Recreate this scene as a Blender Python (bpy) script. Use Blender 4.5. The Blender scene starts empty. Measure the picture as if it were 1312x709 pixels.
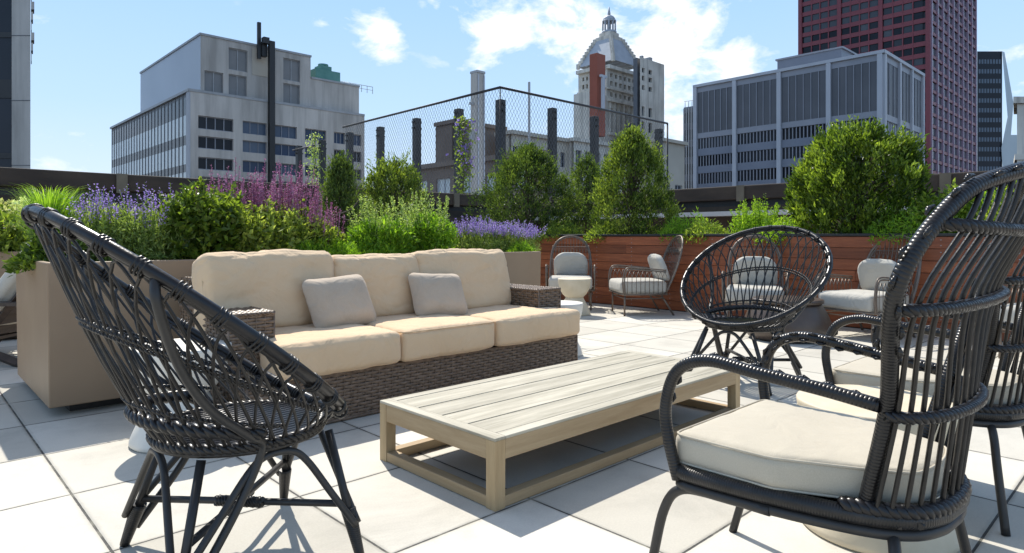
import bpy, math, random
from math import sin, cos, pi, radians, sqrt, atan2
from mathutils import Vector, noise, Matrix
random.seed(7)
scene = bpy.context.scene
COL = scene.collection
V = Vector

# ------------------------------------------------------------------ camera model
F_PX, U0, V0, CAM_H = 831.7, 656.0, 303.0, 0.976
TB = radians(46.25)
CB, SB = cos(TB), sin(TB)

def on_x(u, v, X):
    """point of the vertical plane X = const seen at photo position u, v"""
    r = (u - U0) / F_PX
    z = X / (CB + r * SB)
    return V((X, z * (SB - r * CB), CAM_H - (v - V0) / F_PX * z))

def on_y(u, v, Y):
    r = (u - U0) / F_PX
    z = Y / (SB - r * CB)
    return V((z * (CB + r * SB), Y, CAM_H - (v - V0) / F_PX * z))

def at_depth(u, v, z):
    x = (u - U0) / F_PX * z
    return V((z * CB + x * SB, z * SB - x * CB, CAM_H - (v - V0) / F_PX * z))

# ------------------------------------------------------------------ mesh builder
class MB:
    def __init__(s):
        s.v = []; s.f = []; s.uv = []; s.mi = []; s.sm = []; s.rn = []
    def quad(s, pts, uv=None, smooth=False, rnd=None):
        n = len(s.v); s.v += [tuple(p) for p in pts]
        s.f.append(tuple(range(n, n + len(pts))))
        s.uv.append(uv if uv else [(0, 0)] * len(pts)); s.sm.append(smooth)
        s.rn.append(random.random() if rnd is None else rnd)
    def box(s, c, d, rz=0.0, top=1.0):
        x, y, z = d[0] / 2, d[1] / 2, d[2] / 2
        n = len(s.v); cr, sr = cos(rz), sin(rz)
        for (a, b, e) in ((-1,-1,-1),(1,-1,-1),(1,1,-1),(-1,1,-1),(-1,-1,1),(1,-1,1),(1,1,1),(-1,1,1)):
            t = top if e > 0 else 1.0
            px, py = a * x * t, b * y * t
            s.v.append((c[0] + px * cr - py * sr, c[1] + px * sr + py * cr, c[2] + e * z))
        r = random.random()
        for q in ((0,3,2,1),(4,5,6,7),(0,1,5,4),(1,2,6,5),(2,3,7,6),(3,0,4,7)):
            s.f.append(tuple(n + i for i in q)); s.uv.append([(0,0)]*4); s.sm.append(False); s.rn.append(r)
    def bx(s, x0, x1, y0, y1, z0, z1):
        s.box(((x0+x1)/2, (y0+y1)/2, (z0+z1)/2), (abs(x1-x0), abs(y1-y0), abs(z1-z0)))
    def tube(s, path, r, n=8, closed=False, cap=True, flat=1.0):
        P = [V(p) for p in path]; m = len(P)
        if m < 2: return
        R = r if isinstance(r, (list, tuple)) else [r] * m
        T = []
        for i in range(m):
            if closed: t = P[(i+1) % m] - P[i-1]
            else: t = P[min(i+1, m-1)] - P[max(i-1, 0)]
            if t.length < 1e-9: t = V((0, 0, 1))
            T.append(t.normalized())
        up = V((0, 0, 1)) if abs(T[0].z) < .9 else V((1, 0, 0))
        N = (up - T[0] * up.dot(T[0])).normalized()
        base = len(s.v); rn = random.random(); L = 0; Ls = []
        for i in range(m):
            if i:
                N = N - T[i] * N.dot(T[i])
                N = N.normalized() if N.length > 1e-6 else V((1, 0, 0))
                L += (P[i] - P[i-1]).length
            Ls.append(L)
            B = T[i].cross(N)
            for k in range(n):
                a = 2 * pi * k / n
                s.v.append(tuple(P[i] + N * (cos(a) * R[i] * flat) + B * (sin(a) * R[i])))
        mm = m if closed else m - 1
        for i in range(mm):
            j = (i + 1) % m
            l1 = Ls[j] if j else L + (P[0] - P[-1]).length
            for k in range(n):
                k2 = (k + 1) % n
                s.f.append((base+i*n+k, base+i*n+k2, base+j*n+k2, base+j*n+k))
                s.uv.append([(Ls[i], k/n), (Ls[i], (k+1)/n), (l1, (k+1)/n), (l1, k/n)])
                s.sm.append(n > 4); s.rn.append(rn)
        if cap and not closed:
            s.f.append(tuple(base + k for k in range(n))[::-1]); s.uv.append([(0,0)]*n); s.sm.append(False); s.rn.append(rn)
            s.f.append(tuple(base + (m-1)*n + k for k in range(n))); s.uv.append([(0,0)]*n); s.sm.append(False); s.rn.append(rn)
    def rope(s, path, R, r, strands=2, pitch=.05, n=6, closed=False):
        """strands twisted round a path"""
        P = resample(path, max(12, int(plen(path, closed) / (pitch / 8))), closed)
        L = plen(P, closed); turns = max(1, round(L / pitch)); m = len(P)
        fr = frames(P, closed)
        for k in range(strands):
            q = []
            for i, p in enumerate(P):
                a = 2 * pi * (turns * i / (m if closed else m - 1) + k / strands)
                q.append(p + fr[i][0] * (cos(a) * R) + fr[i][1] * (sin(a) * R))
            s.tube(q, r, n, closed)
    def lathe(s, prof, c=(0, 0, 0), n=40, cap=True):
        base = len(s.v)
        for (r, z) in prof:
            for k in range(n):
                a = 2*pi*k/n; s.v.append((c[0]+r*cos(a), c[1]+r*sin(a), c[2]+z))
        for i in range(len(prof)-1):
            for k in range(n):
                k2 = (k+1) % n
                s.f.append((base+i*n+k, base+i*n+k2, base+(i+1)*n+k2, base+(i+1)*n+k))
                s.uv.append([(0,0)]*4); s.sm.append(True); s.rn.append(.5)
        if cap:
            s.f.append(tuple(base+k for k in range(n))[::-1]); s.uv.append([(0,0)]*n); s.sm.append(False); s.rn.append(.5)
            s.f.append(tuple(base+(len(prof)-1)*n+k for k in range(n))); s.uv.append([(0,0)]*n); s.sm.append(False); s.rn.append(.5)
    def build(s, name, mat, parent=None, bevel=0.0, seg=2, auto=True):
        me = bpy.data.meshes.new(name)
        me.from_pydata(s.v, [], s.f)
        if s.uv:
            ul = me.uv_layers.new(name='uv')
            flat = [c for f in s.uv for p in f for c in p]
            ul.data.foreach_set('uv', flat)
        me.polygons.foreach_set('use_smooth', s.sm)
        at = me.attributes.new('rnd', 'FLOAT', 'FACE'); at.data.foreach_set('value', s.rn)
        for m in (mat if isinstance(mat, (list, tuple)) else [mat]): me.materials.append(m)
        me.update()
        o = bpy.data.objects.new(name, me); COL.objects.link(o)
        if parent: o.parent = parent
        if bevel:
            b = o.modifiers.new('bevel', 'BEVEL'); b.width = bevel; b.segments = seg; b.limit_method = 'ANGLE'
            b.harden_normals = False
        return o

def frames(P, closed=False):
    m = len(P); out = []; N = None
    for i in range(m):
        t = (P[(i+1) % m] - P[i-1]) if closed else (P[min(i+1, m-1)] - P[max(i-1, 0)])
        t = t.normalized()
        if N is None:
            up = V((0,0,1)) if abs(t.z) < .9 else V((1,0,0)); N = (up - t*up.dot(t)).normalized()
        else:
            N = (N - t*N.dot(t)).normalized()
        out.append((N, t.cross(N)))
    return out
def plen(P, closed=False):
    P = [V(p) for p in P]; L = sum((P[i+1]-P[i]).length for i in range(len(P)-1))
    return L + ((P[0]-P[-1]).length if closed else 0)
def resample(P, n, closed=False):
    P = [V(p) for p in P]
    if closed: P = P + [P[0]]
    d = [0]
    for i in range(len(P)-1): d.append(d[-1] + (P[i+1]-P[i]).length)
    out = []; j = 0; m = n if closed else n - 1
    for i in range(n):
        t = d[-1] * i / m
        while j < len(d)-2 and d[j+1] < t: j += 1
        k = (t - d[j]) / max(1e-9, d[j+1]-d[j]); out.append(P[j].lerp(P[j+1], min(1, k)))
    return out
def cr(pts, n=8):
    pts = [V(p) for p in pts]
    Q = [2*pts[0]-pts[1]] + pts + [2*pts[-1]-pts[-2]]; out = []
    for i in range(1, len(Q)-2):
        a, b, c, d = Q[i-1:i+3]
        for k in range(n):
            t = k/n
            out.append(.5*((2*b) + (c-a)*t + (2*a-5*b+4*c-d)*t*t + (-a+3*b-3*c+d)*t**3))
    out.append(pts[-1]); return out

def empty(name, label, cat, loc=(0,0,0), rz=0.0, group=None):
    o = bpy.data.objects.new(name, None); COL.objects.link(o)
    o.empty_display_size = .1
    o.location = loc; o.rotation_euler = (0, 0, rz)
    o['label'] = label; o['category'] = cat
    if group: o['group'] = group
    return o
def tag(o, label, cat, group=None, kind=None):
    if label: o['label'] = label
    if cat: o['category'] = cat
    if group: o['group'] = group
    if kind: o['kind'] = kind
    return o
def struct(o):
    o['kind'] = 'structure'; return o
def copy_tree(o, label=None, loc=None, rz=None, group=None, parent=None):
    c = o.copy(); COL.objects.link(c)
    if parent: c.parent = parent
    if label: c['label'] = label
    if group: c['group'] = group
    if loc is not None: c.location = loc
    if rz is not None: c.rotation_euler = (0, 0, rz)
    for ch in list(o.children): copy_tree(ch, parent=c)
    return c

# ------------------------------------------------------------------ materials
def new_mat(name):
    m = bpy.data.materials.new(name); m.use_nodes = True
    nt = m.node_tree; b = nt.nodes['Principled BSDF']
    return m, nt, b
def L(nt, a, b): nt.links.new(a, b)
def mathn(nt, op, a, b=None, c=None, clamp=False):
    n = nt.nodes.new('ShaderNodeMath'); n.operation = op; n.use_clamp = clamp
    for i, x in enumerate((a, b, c)):
        if x is None: continue
        if isinstance(x, (int, float)): n.inputs[i].default_value = x
        else: L(nt, x, n.inputs[i])
    return n.outputs[0]
def mixc(nt, fac, a, b, mode='MIX'):
    n = nt.nodes.new('ShaderNodeMix'); n.data_type = 'RGBA'; n.blend_type = mode
    for i, x in ((0, fac), (6, a), (7, b)):
        if isinstance(x, (int, float)): n.inputs[i].default_value = x
        elif isinstance(x, (tuple, list)): n.inputs[i].default_value = (*x[:3], 1)
        else: L(nt, x, n.inputs[i])
    return n.outputs[2]
def ramp(nt, fac, stops):
    n = nt.nodes.new('ShaderNodeValToRGB'); e = n.color_ramp.elements
    while len(e) < len(stops): e.new(.5)
    for i, (p, c) in enumerate(stops):
        e[i].position = p; e[i].color = (*c[:3], 1) if isinstance(c, (tuple, list)) else (c, c, c, 1)
    L(nt, fac, n.inputs[0]); return n.outputs[0]
def coords(nt, kind='Object', scale=(1,1,1)):
    t = nt.nodes.new('ShaderNodeTexCoord'); m = nt.nodes.new('ShaderNodeMapping')
    m.inputs['Scale'].default_value = scale; L(nt, t.outputs[kind], m.inputs[0]); return m.outputs[0]
def noisen(nt, vec, scale, detail=4, rough=.55, dist=0):
    n = nt.nodes.new('ShaderNodeTexNoise'); n.inputs['Scale'].default_value = scale
    n.inputs['Detail'].default_value = detail; n.inputs['Roughness'].default_value = rough
    n.inputs['Distortion'].default_value = dist
    if vec: L(nt, vec, n.inputs['Vector'])
    return n.outputs['Fac']
def bump(nt, b, h, strength=.3, dist=.01):
    n = nt.nodes.new('ShaderNodeBump'); n.inputs['Strength'].default_value = strength
    n.inputs['Distance'].default_value = dist; L(nt, h, n.inputs['Height']); L(nt, n.outputs[0], b.inputs['Normal'])

def mat_basic(name, c1, c2=None, rough=.6, scale=8, metal=0, bs=0, bscale=60, spec=.5, stretch=(1,1,1), coat=0, sheen=0):
    m, nt, b = new_mat(name)
    v = coords(nt, 'Object', stretch)
    if c2: L(nt, mixc(nt, ramp(nt, noisen(nt, v, scale, 5), [(.3, 0.0), (.7, 1.0)]), c1, c2), b.inputs['Base Color'])
    else: b.inputs['Base Color'].default_value = (*c1, 1)
    b.inputs['Roughness'].default_value = rough; b.inputs['Metallic'].default_value = metal
    b.inputs['Specular IOR Level'].default_value = spec
    b.inputs['Coat Weight'].default_value = coat
    b.inputs['Sheen Weight'].default_value = sheen
    if bs: bump(nt, b, noisen(nt, v, bscale, 4), bs, .003)
    return m

def mat_leaf(name, cols, trans=.45, rough=.5, tcol=None):
    """cols: dark .. light list, chosen per leaf"""
    m, nt, b = new_mat(name)
    a = nt.nodes.new('ShaderNodeAttribute'); a.attribute_name = 'rnd'
    k = len(cols)
    col = ramp(nt, a.outputs['Fac'], [(i/(k-1), c) for i, c in enumerate(cols)])
    b.inputs['Roughness'].default_value = rough
    b.inputs['Specular IOR Level'].default_value = .35
    L(nt, col, b.inputs['Base Color'])
    t = nt.nodes.new('ShaderNodeBsdfTranslucent')
    L(nt, mixc(nt, 1.0, col, tcol or (1.7, 1.75, .7), 'MULTIPLY'), t.inputs[0])
    mx = nt.nodes.new('ShaderNodeMixShader'); mx.inputs[0].default_value = trans
    L(nt, b.outputs[0], mx.inputs[1]); L(nt, t.outputs[0], mx.inputs[2])
    L(nt, mx.outputs[0], nt.nodes['Material Output'].inputs[0])
    return m

def mat_floor():
    m, nt, b = new_mat('concrete_pavers')
    t = nt.nodes.new('ShaderNodeTexCoord'); sp = nt.nodes.new('ShaderNodeSeparateXYZ'); L(nt, t.outputs['Object'], sp.inputs[0])
    fx = mathn(nt, 'DIVIDE', mathn(nt, 'SUBTRACT', sp.outputs[0], .495), .612)
    fy = mathn(nt, 'DIVIDE', mathn(nt, 'SUBTRACT', sp.outputs[1], 1.08), .615)
    def edge(f):
        fr = mathn(nt, 'FRACT', f); return mathn(nt, 'MINIMUM', fr, mathn(nt, 'SUBTRACT', 1.0, fr))
    wob = mathn(nt, 'MULTIPLY', mathn(nt, 'SUBTRACT', noisen(nt, t.outputs['Object'], 45, 3), .5), .004)
    e = mathn(nt, 'ADD', mathn(nt, 'MINIMUM', edge(fx), edge(fy)), wob)
    joint = mathn(nt, 'LESS_THAN', e, .0068)
    cb = nt.nodes.new('ShaderNodeCombineXYZ'); L(nt, mathn(nt, 'FLOOR', fx), cb.inputs[0]); L(nt, mathn(nt, 'FLOOR', fy), cb.inputs[1])
    wn = nt.nodes.new('ShaderNodeTexWhiteNoise'); wn.noise_dimensions = '2D'; L(nt, cb.outputs[0], wn.inputs['Vector'])
    base = mixc(nt, wn.outputs['Value'], (.48, .45, .385), (.64, .605, .53))
    st = ramp(nt, noisen(nt, t.outputs['Object'], 1.9, 8, .68, .4), [(.30, .80), (.48, .97), (.7, 1.04)])
    base = mixc(nt, 1.0, base, st, 'MULTIPLY')
    sp2 = ramp(nt, noisen(nt, t.outputs['Object'], 140, 3, .7), [(.3, .93), (.7, 1.05)])
    base = mixc(nt, 1.0, base, sp2, 'MULTIPLY')
    edged = ramp(nt, mathn(nt, 'ADD', e, mathn(nt, 'MULTIPLY', mathn(nt, 'SUBTRACT', noisen(nt, t.outputs['Object'], 12, 4), .5), .03)), [(.0, .72), (.03, 1.0)])
    base = mixc(nt, 1.0, base, edged, 'MULTIPLY')
    jc = mixc(nt, ramp(nt, noisen(nt, t.outputs['Object'], 9, 3), [(.5, 0.0), (.68, 1.0)]), (.06, .058, .053), (.20, .19, .15))
    L(nt, mixc(nt, joint, base, jc), b.inputs['Base Color'])
    b.inputs['Roughness'].default_value = .75; b.inputs['Specular IOR Level'].default_value = .3
    h = mathn(nt, 'ADD', mathn(nt, 'MINIMUM', mathn(nt, 'MULTIPLY', e, 60), 1.0), mathn(nt, 'MULTIPLY', noisen(nt, t.outputs['Object'], 180, 3), .12))
    bump(nt, b, h, .55, .004)
    return m

def mat_wood(name, c1, c2, axis=0, rough=.6, spec=.4, tone=0.0):
    m, nt, b = new_mat(name)
    sc = [14, 14, 14]; sc[axis] = 1.1
    v = coords(nt, 'Object', tuple(sc))
    a = nt.nodes.new('ShaderNodeAttribute'); a.attribute_name = 'rnd'
    ad = nt.nodes.new('ShaderNodeVectorMath'); ad.operation = 'ADD'; L(nt, v, ad.inputs[0])
    cb = nt.nodes.new('ShaderNodeCombineXYZ'); L(nt, mathn(nt, 'MULTIPLY', a.outputs['Fac'], 37.0), cb.inputs[axis]); L(nt, cb.outputs[0], ad.inputs[1])
    n1 = noisen(nt, ad.outputs[0], 1.4, 6, .6, .6); n2 = noisen(nt, ad.outputs[0], 6, 4, .7, .2)
    f = mathn(nt, 'ADD', mathn(nt, 'MULTIPLY', n1, .7), mathn(nt, 'MULTIPLY', n2, .3))
    col = mixc(nt, ramp(nt, f, [(.36, 0.0), (.62, 1.0)]), c1, c2)
    if tone:
        col = mixc(nt, 1.0, col, ramp(nt, a.outputs['Fac'], [(0, 1-tone), (1, 1+tone)]), 'MULTIPLY')
    L(nt, col, b.inputs['Base Color']); b.inputs['Roughness'].default_value = rough
    b.inputs['Specular IOR Level'].default_value = spec
    bump(nt, b, n2, .35, .002)
    return m

def mat_fabric(name, c, c2, weave=900, mot=3.0, rough=.9, bs=.5):
    m, nt, b = new_mat(name)
    v = coords(nt, 'Object')
    n = noisen(nt, v, mot, 5, .6); n2 = noisen(nt, v, weave, 2, .6)
    f = mathn(nt, 'ADD', mathn(nt, 'MULTIPLY', n, .5), mathn(nt, 'MULTIPLY', n2, .5))
    L(nt, mixc(nt, ramp(nt, f, [(.35, 0.0), (.65, 1.0)]), c, c2), b.inputs['Base Color'])
    b.inputs['Roughness'].default_value = rough; b.inputs['Sheen Weight'].default_value = .15
    b.inputs['Specular IOR Level'].default_value = .15
    h = mathn(nt, 'ADD', mathn(nt, 'MULTIPLY', noisen(nt, v, 6.5, 3, .5, 1.6), 1.6), mathn(nt, 'MULTIPLY', n2, .04))
    bump(nt, b, h, bs, .016)
    return m

def mat_wrapped(name, c1, c2, ridge=.0085, rough=.3, strength=.6):
    """tube wrapped with flat strands: ridges across its length (uv.x is metres along the tube)"""
    m, nt, b = new_mat(name)
    t = nt.nodes.new('ShaderNodeUVMap'); sp = nt.nodes.new('ShaderNodeSeparateXYZ'); L(nt, t.outputs[0], sp.inputs[0])
    ph = mathn(nt, 'ADD', mathn(nt, 'DIVIDE', sp.outputs[0], ridge), sp.outputs[1])
    s_ = mathn(nt, 'ABSOLUTE', mathn(nt, 'SINE', mathn(nt, 'MULTIPLY', ph, pi)))
    v = coords(nt, 'Object')
    nz = noisen(nt, v, 14, 4)
    L(nt, mixc(nt, ramp(nt, nz, [(.35, 0.0), (.65, 1.0)]), c1, c2), b.inputs['Base Color'])
    b.inputs['Roughness'].default_value = rough; b.inputs['Specular IOR Level'].default_value = .42
    bump(nt, b, mathn(nt, 'POWER', s_, .6), strength, .003)
    return m

M = {}
M['floor'] = mat_floor()
M['roof'] = mat_basic('roof_membrane', (.30,.30,.30), (.42,.41,.40), .9, 1.5)
M['rim'] = mat_basic('dark_rattan_rim', (.006,.0055,.006), (.015,.013,.013), .30, 22, bs=.35, bscale=70, spec=.42)
M['strand'] = mat_basic('dark_rattan_strand', (.010,.009,.008), (.028,.024,.021), .36, 30, bs=.4, bscale=90, spec=.42)
M['wrap'] = mat_wrapped('dark_wrapped_wicker', (.009,.0085,.008), (.026,.023,.021), .0062, .34, .4)
M['wrapbig'] = mat_wrapped('dark_wrapped_wicker_wide', (.007,.0065,.007), (.020,.018,.017), .0085, .30, .4)
M['tubemetal'] = mat_basic('charcoal_metal_tube', (.018,.0165,.0155), (.030,.028,.026), .45, 10, spec=.5)
M['bronze'] = mat_basic('bronze_wire', (.13,.10,.078), (.20,.155,.12), .42, 20, metal=.2)
M['cush_beige'] = mat_fabric('beige_canvas', (.66,.475,.295), (.72,.53,.34), 700)
M['pip_beige'] = mat_basic('beige_piping', (.60,.43,.265), (.54,.385,.235), .9, 30)
M['pillow'] = mat_fabric('grey_linen', (.43,.345,.26), (.55,.45,.345), 420)
M['cush_white'] = mat_fabric('offwhite_canvas', (.44,.415,.36), (.52,.49,.43), 600)
M['cush_linen'] = mat_fabric('cream_linen', (.45,.40,.31), (.54,.485,.385), 380, bs=.22)
M['sofaw'] = mat_basic('brown_resin_wicker', (.095,.062,.040), (.22,.152,.102), .42, 35, bs=.3, bscale=120, spec=.5)
M['sofaback'] = mat_basic('dark_weave_core', (.020,.016,.013), None, .8)
M['table'] = mat_wood('weathered_teak_top', (.29,.262,.195), (.51,.465,.365), 0, .62, .35, .07)
M['tableside'] = mat_wood('teak_frame_long', (.34,.235,.125), (.46,.34,.20), 0, .6, .35, .05)
M['tableend'] = mat_wood('teak_frame_cross', (.34,.235,.125), (.46,.34,.20), 1, .6, .35, .05)
M['tableleg'] = mat_wood('teak_leg', (.38,.265,.14), (.50,.37,.21), 2, .6, .35, .05)
M['planter'] = mat_basic('tan_fibreglass', (.30,.205,.128), (.335,.235,.148), .5, 3, spec=.4)
streak_later = M['planter']
M['black'] = mat_basic('black_metal', (.012,.012,.013), (.02,.02,.02), .5, 12)
M['ipe'] = mat_wood('red_hardwood_boards', (.20,.055,.022), (.35,.105,.04), 1, .42, .4, .26)
M['soil'] = mat_basic('potting_soil', (.035,.024,.016), (.07,.05,.035), .95, 30, bs=.8, bscale=60)
M['hg_white'] = mat_basic('white_glazed_concrete', (.66,.63,.56), (.74,.71,.64), .5, 9, bs=.1)
M['hg_cream'] = mat_basic('cream_cast_stone', (.58,.49,.34), (.68,.59,.44), .6, 7, bs=.15)
M['drum'] = mat_basic('brown_bronze_drum', (.05,.035,.026), (.085,.06,.045), .38, 6, bs=.12, bscale=25)
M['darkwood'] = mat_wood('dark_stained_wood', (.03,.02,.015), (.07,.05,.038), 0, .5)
M['parapet'] = mat_basic('dark_brown_parapet', (.035,.026,.02), (.075,.055,.04), .85, 1.2, bs=.4, bscale=12, stretch=(1,1,3))
M['coping'] = mat_basic('weathered_coping', (.10,.085,.065), (.20,.17,.12), .8, 1.8)
M['pale'] = mat_basic('pale_roof_strip', (.52,.53,.54), (.62,.62,.62), .7, 3)
M['bark'] = mat_basic('bark', (.07,.05,.035), (.13,.10,.075), .9, 25)
# leaves
M['lf_arb'] = mat_leaf('arborvitae_leaf', [(.04,.07,.014), (.10,.15,.028), (.22,.28,.055)], .45)
M['lf_arb_dark'] = mat_leaf('dark_arborvitae_leaf', [(.028,.052,.014), (.065,.105,.024), (.15,.21,.045)], .40)
M['lf_euo'] = mat_leaf('glossy_shrub_leaf', [(.035,.065,.010), (.10,.155,.025), (.25,.33,.055)], .48, .34)
M['lf_yg'] = mat_leaf('yellow_green_leaf', [(.09,.13,.025), (.25,.32,.06), (.46,.52,.16)], .48)
M['lf_lime'] = mat_leaf('lime_leaf', [(.12,.22,.02), (.22,.36,.035), (.34,.48,.06)], .5)
M['lf_mid'] = mat_leaf('mid_green_leaf', [(.06,.10,.018), (.16,.23,.038), (.34,.42,.09)], .48)
M['lf_silver'] = mat_leaf('silver_green_leaf', [(.17,.25,.08), (.29,.38,.13), (.44,.52,.25)], .4)
M['lf_feather'] = mat_leaf('feathery_leaf', [(.10,.20,.02), (.17,.31,.03), (.27,.42,.05)], .5)
M['lf_lavleaf'] = mat_leaf('grey_green_leaf', [(.12,.18,.055), (.22,.30,.085), (.34,.42,.14)], .4)
M['lf_grass'] = mat_leaf('grass_blade', [(.10,.20,.02), (.19,.33,.035), (.34,.48,.08)], .5)
M['lf_pale'] = mat_leaf('pale_blossom', [(.42,.48,.26), (.58,.63,.40), (.70,.74,.55)], .35)
M['fl_purple'] = mat_leaf('violet_bloom', [(.22,.15,.42), (.34,.25,.58), (.52,.42,.74)], .35, tcol=(1.2,1.1,1.3))
M['fl_mag'] = mat_leaf('magenta_bloom', [(.21,.07,.12), (.35,.15,.26), (.50,.30,.46)], .35, tcol=(1.3,1,1.2))
M['fl_yel'] = mat_leaf('yellow_bloom', [(.45,.45,.12), (.6,.6,.2), (.7,.7,.35)], .35, tcol=(1.2,1.2,1))
# city
M['conc'] = mat_basic('weathered_concrete', (.38,.36,.33), (.56,.53,.49), .85, .22, stretch=(1,1,.4))
def streak(m, k=.22):
    nt = m.node_tree; b = nt.nodes['Principled BSDF']; inp = b.inputs['Base Color']; src = inp.links[0].from_socket
    v = coords(nt, 'Object', (.8, .8, .06)); L(nt, mixc(nt, 1.0, src, ramp(nt, noisen(nt, v, 1.0, 5, .65), [(.38, 1-k), (.55, 1.0)]), 'MULTIPLY'), inp)
streak(M['planter'], .10); streak(M['conc'])
M['conc2'] = mat_basic('blue_grey_panel', (.38,.43,.50), (.43,.48,.55), .45, .1)
M['spand'] = mat_basic('grey_spandrel', (.15,.17,.215), (.19,.21,.26), .5, .2)
M['fin'] = mat_basic('thin_grey_fin', (.23,.245,.28), (.28,.29,.33), .5, .2)
M['net'] = mat_basic('steel_net', (.10,.10,.105), None, .4)
M['lime'] = mat_basic('limestone', (.56,.52,.45), (.72,.68,.60), .85, .2)
streak(M['lime'], .3)
M['beige'] = mat_basic('beige_terracotta', (.44,.40,.33), (.54,.49,.41), .85, .2)
M['brown'] = mat_basic('brown_brick', (.16,.125,.10), (.23,.18,.15), .9, .3)
M['slate'] = mat_basic('slate_roof', (.34,.37,.41), (.43,.46,.50), .6, .4)
M['rust'] = mat_basic('rust_red_panel', (.24,.062,.035), (.30,.085,.05), .7, .6)
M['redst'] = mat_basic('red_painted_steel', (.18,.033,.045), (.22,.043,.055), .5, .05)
M['redlit'] = mat_basic('red_steel_lit', (.36,.25,.33), (.42,.30,.38), .45, .05)  # red steel in a paler tone, painting in light on the tower's right face
M['pier'] = mat_basic('pale_pier', (.38,.40,.44), (.45,.47,.51), .6, .2)
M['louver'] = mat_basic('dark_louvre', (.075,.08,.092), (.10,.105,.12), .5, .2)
M['glassd'] = mat_basic('dark_window_glass', (.004,.006,.011), (.014,.018,.028), .15, .12, spec=.2)
M['glassb'] = mat_basic('blue_window_glass', (.018,.036,.075), (.045,.075,.14), .15, .12, spec=.25)
def vary(m, lo, hi, p=.5):
    nt = m.node_tree; b = nt.nodes['Principled BSDF']; inp = b.inputs['Base Color']; src = inp.links[0].from_socket
    oi = nt.nodes.new('ShaderNodeObjectInfo'); L(nt, mixc(nt, ramp(nt, oi.outputs['Random'], [(p, 0.0), (1.0, 1.0)]), src, hi), inp)
vary(M['glassd'], None, (.09,.10,.115), .55); vary(M['glassb'], None, (.15,.19,.24), .5)
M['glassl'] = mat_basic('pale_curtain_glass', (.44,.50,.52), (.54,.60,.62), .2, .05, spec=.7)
M['shutter'] = mat_basic('grey_louvre_vent', (.17,.175,.18), (.22,.22,.22), .6, .5)
M['darkglass'] = mat_basic('black_tower_glass', (.018,.022,.03), (.03,.036,.048), .22, .06, spec=.2)
M['copper'] = mat_basic('green_copper', (.08,.22,.19), (.12,.28,.24), .7, .6)
M['steel'] = mat_basic('grey_steel', (.28,.29,.30), (.36,.37,.38), .5, 1.0)
M['street'] = mat_basic('asphalt', (.05,.05,.05), (.07,.07,.068), .9, .05)
M['cable'] = mat_basic('black_cable', (.02,.02,.022), None, .5)

# ================================================================== THE SETTING
ZC = -45.0
mb = MB(); mb.bx(-1500, 1500, -1500, 1500, ZC - 1, ZC)
struct(mb.build('street', M['street']))
mb = MB(); mb.bx(-6, 11.0, -6, 10.8, -.4, 0.0)
struct(mb.build('terrace_floor', M['floor']))
mb = MB(); mb.bx(-8, 30, -8, 30, -1.2, -.41); mb.bx(11.02, 30, -8, 30, -.41, -.02); mb.bx(-8, 11.02, 10.82, 30, -.41, -.02)
struct(mb.build('lower_roof', M['roof']))
mb = MB(); mb.bx(-7.5, 29.5, -7.5, 29.5, ZC, -1.2)
tag(mb.build('building_block', M['conc']), 'plain concrete building block that carries the roof terrace', 'building')

# parapets: wall, coping, seams
def parapet(label, x0, x1, y0, y1, along):
    e = empty('parapet_wall', label, 'parapet wall', (0, 0, 0))
    m = MB(); m.bx(x0, x1, y0, y1, 0, 1.52); m.build('wall_body', M['parapet'], e)
    m = MB()
    if along == 'x':
        m.bx(x0 - .05, x1 + .05, y0 - .09, y1 + .09, 1.63, 1.88)
    else:
        m.bx(x0 - .09, x1 + .09, y0 - .05, y1 + .05, 1.63, 1.88)
    m.build('coping', M['parapet'], e, .02)
    m = MB(); m.bx(x0, x1, y0, y1, 1.52, 1.63); m.build('recess_band', M['black'], e)
    n = 0
    a0, a1 = (x0, x1) if along == 'x' else (y0, y1)
    k = a0 + .6
    while k < a1 - .3:
        m = MB()
        if along == 'x': m.bx(k, k + .14, y0 - .12, y0 - .092, 1.60, 1.882)
        else: m.bx(x0 - .12, x0 - .092, k, k + .14, 1.60, 1.882)
        m.build('joint_plate', M['coping'], e); k += 1.55
    m = MB()
    if along == 'x': m.bx(x0, x1, y0 - .28, y0 - .1, 1.30, 1.36)
    else: m.bx(x0 - .28, x0 - .1, y0, y1, 1.34, 1.42)
    m.build('ledge', M['pale'] if along == 'y' else M['parapet'], e)
parapet('dark brown parapet behind the big round shrub and red wood planter', 11.0, 11.3, -6, 10.75, 'y')
parapet('dark parapet beneath the concrete and glass building, behind the purple flowers', -6, 10.95, 10.8, 11.1, 'x')

# red hardwood planter along X = 7.4
e = empty('wood_planter', 'long red hardwood planter wall with black cap behind the wire chairs', 'planter', (7.4, 3, 0))
WZ = 1.005
for i in range(8):
    z0 = .012 + i * .1205
    m = MB(); m.bx(-.012, .012, -6.5, 5.2, z0, z0 + .1165)
    # boards in staggered lengths
    m = MB(); y = -6.5 + (i * 1.37) % 2.2
    cuts = [-6.5]
    while y < 5.1:
        if y > cuts[-1] + .3: cuts.append(y)
        y += 2.44
    cuts.append(5.2)
    for a, b in zip(cuts[:-1], cuts[1:]): m.bx(0, .022, a + .001, b - .001, z0, z0 + .116)
    m.build('board', M['ipe'], e, .002, 1)
m = MB()
for i in range(8):
    y = -6.2
    while y < 5.2:
        for dz in (.03, .085): m.box((-.0015, y, .012+i*.1205+dz), (.003, .009, .009))
        y += .61
m.build('screw_heads', M['steel'], e)
m = MB(); m.bx(.024, .05, -6.5, 5.2, 0, .985); m.build('liner', M['black'], e)
m = MB(); m.bx(-.018, .11, -6.5, 5.22, .978, 1.006); m.build('cap', M['black'], e, .004)
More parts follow.
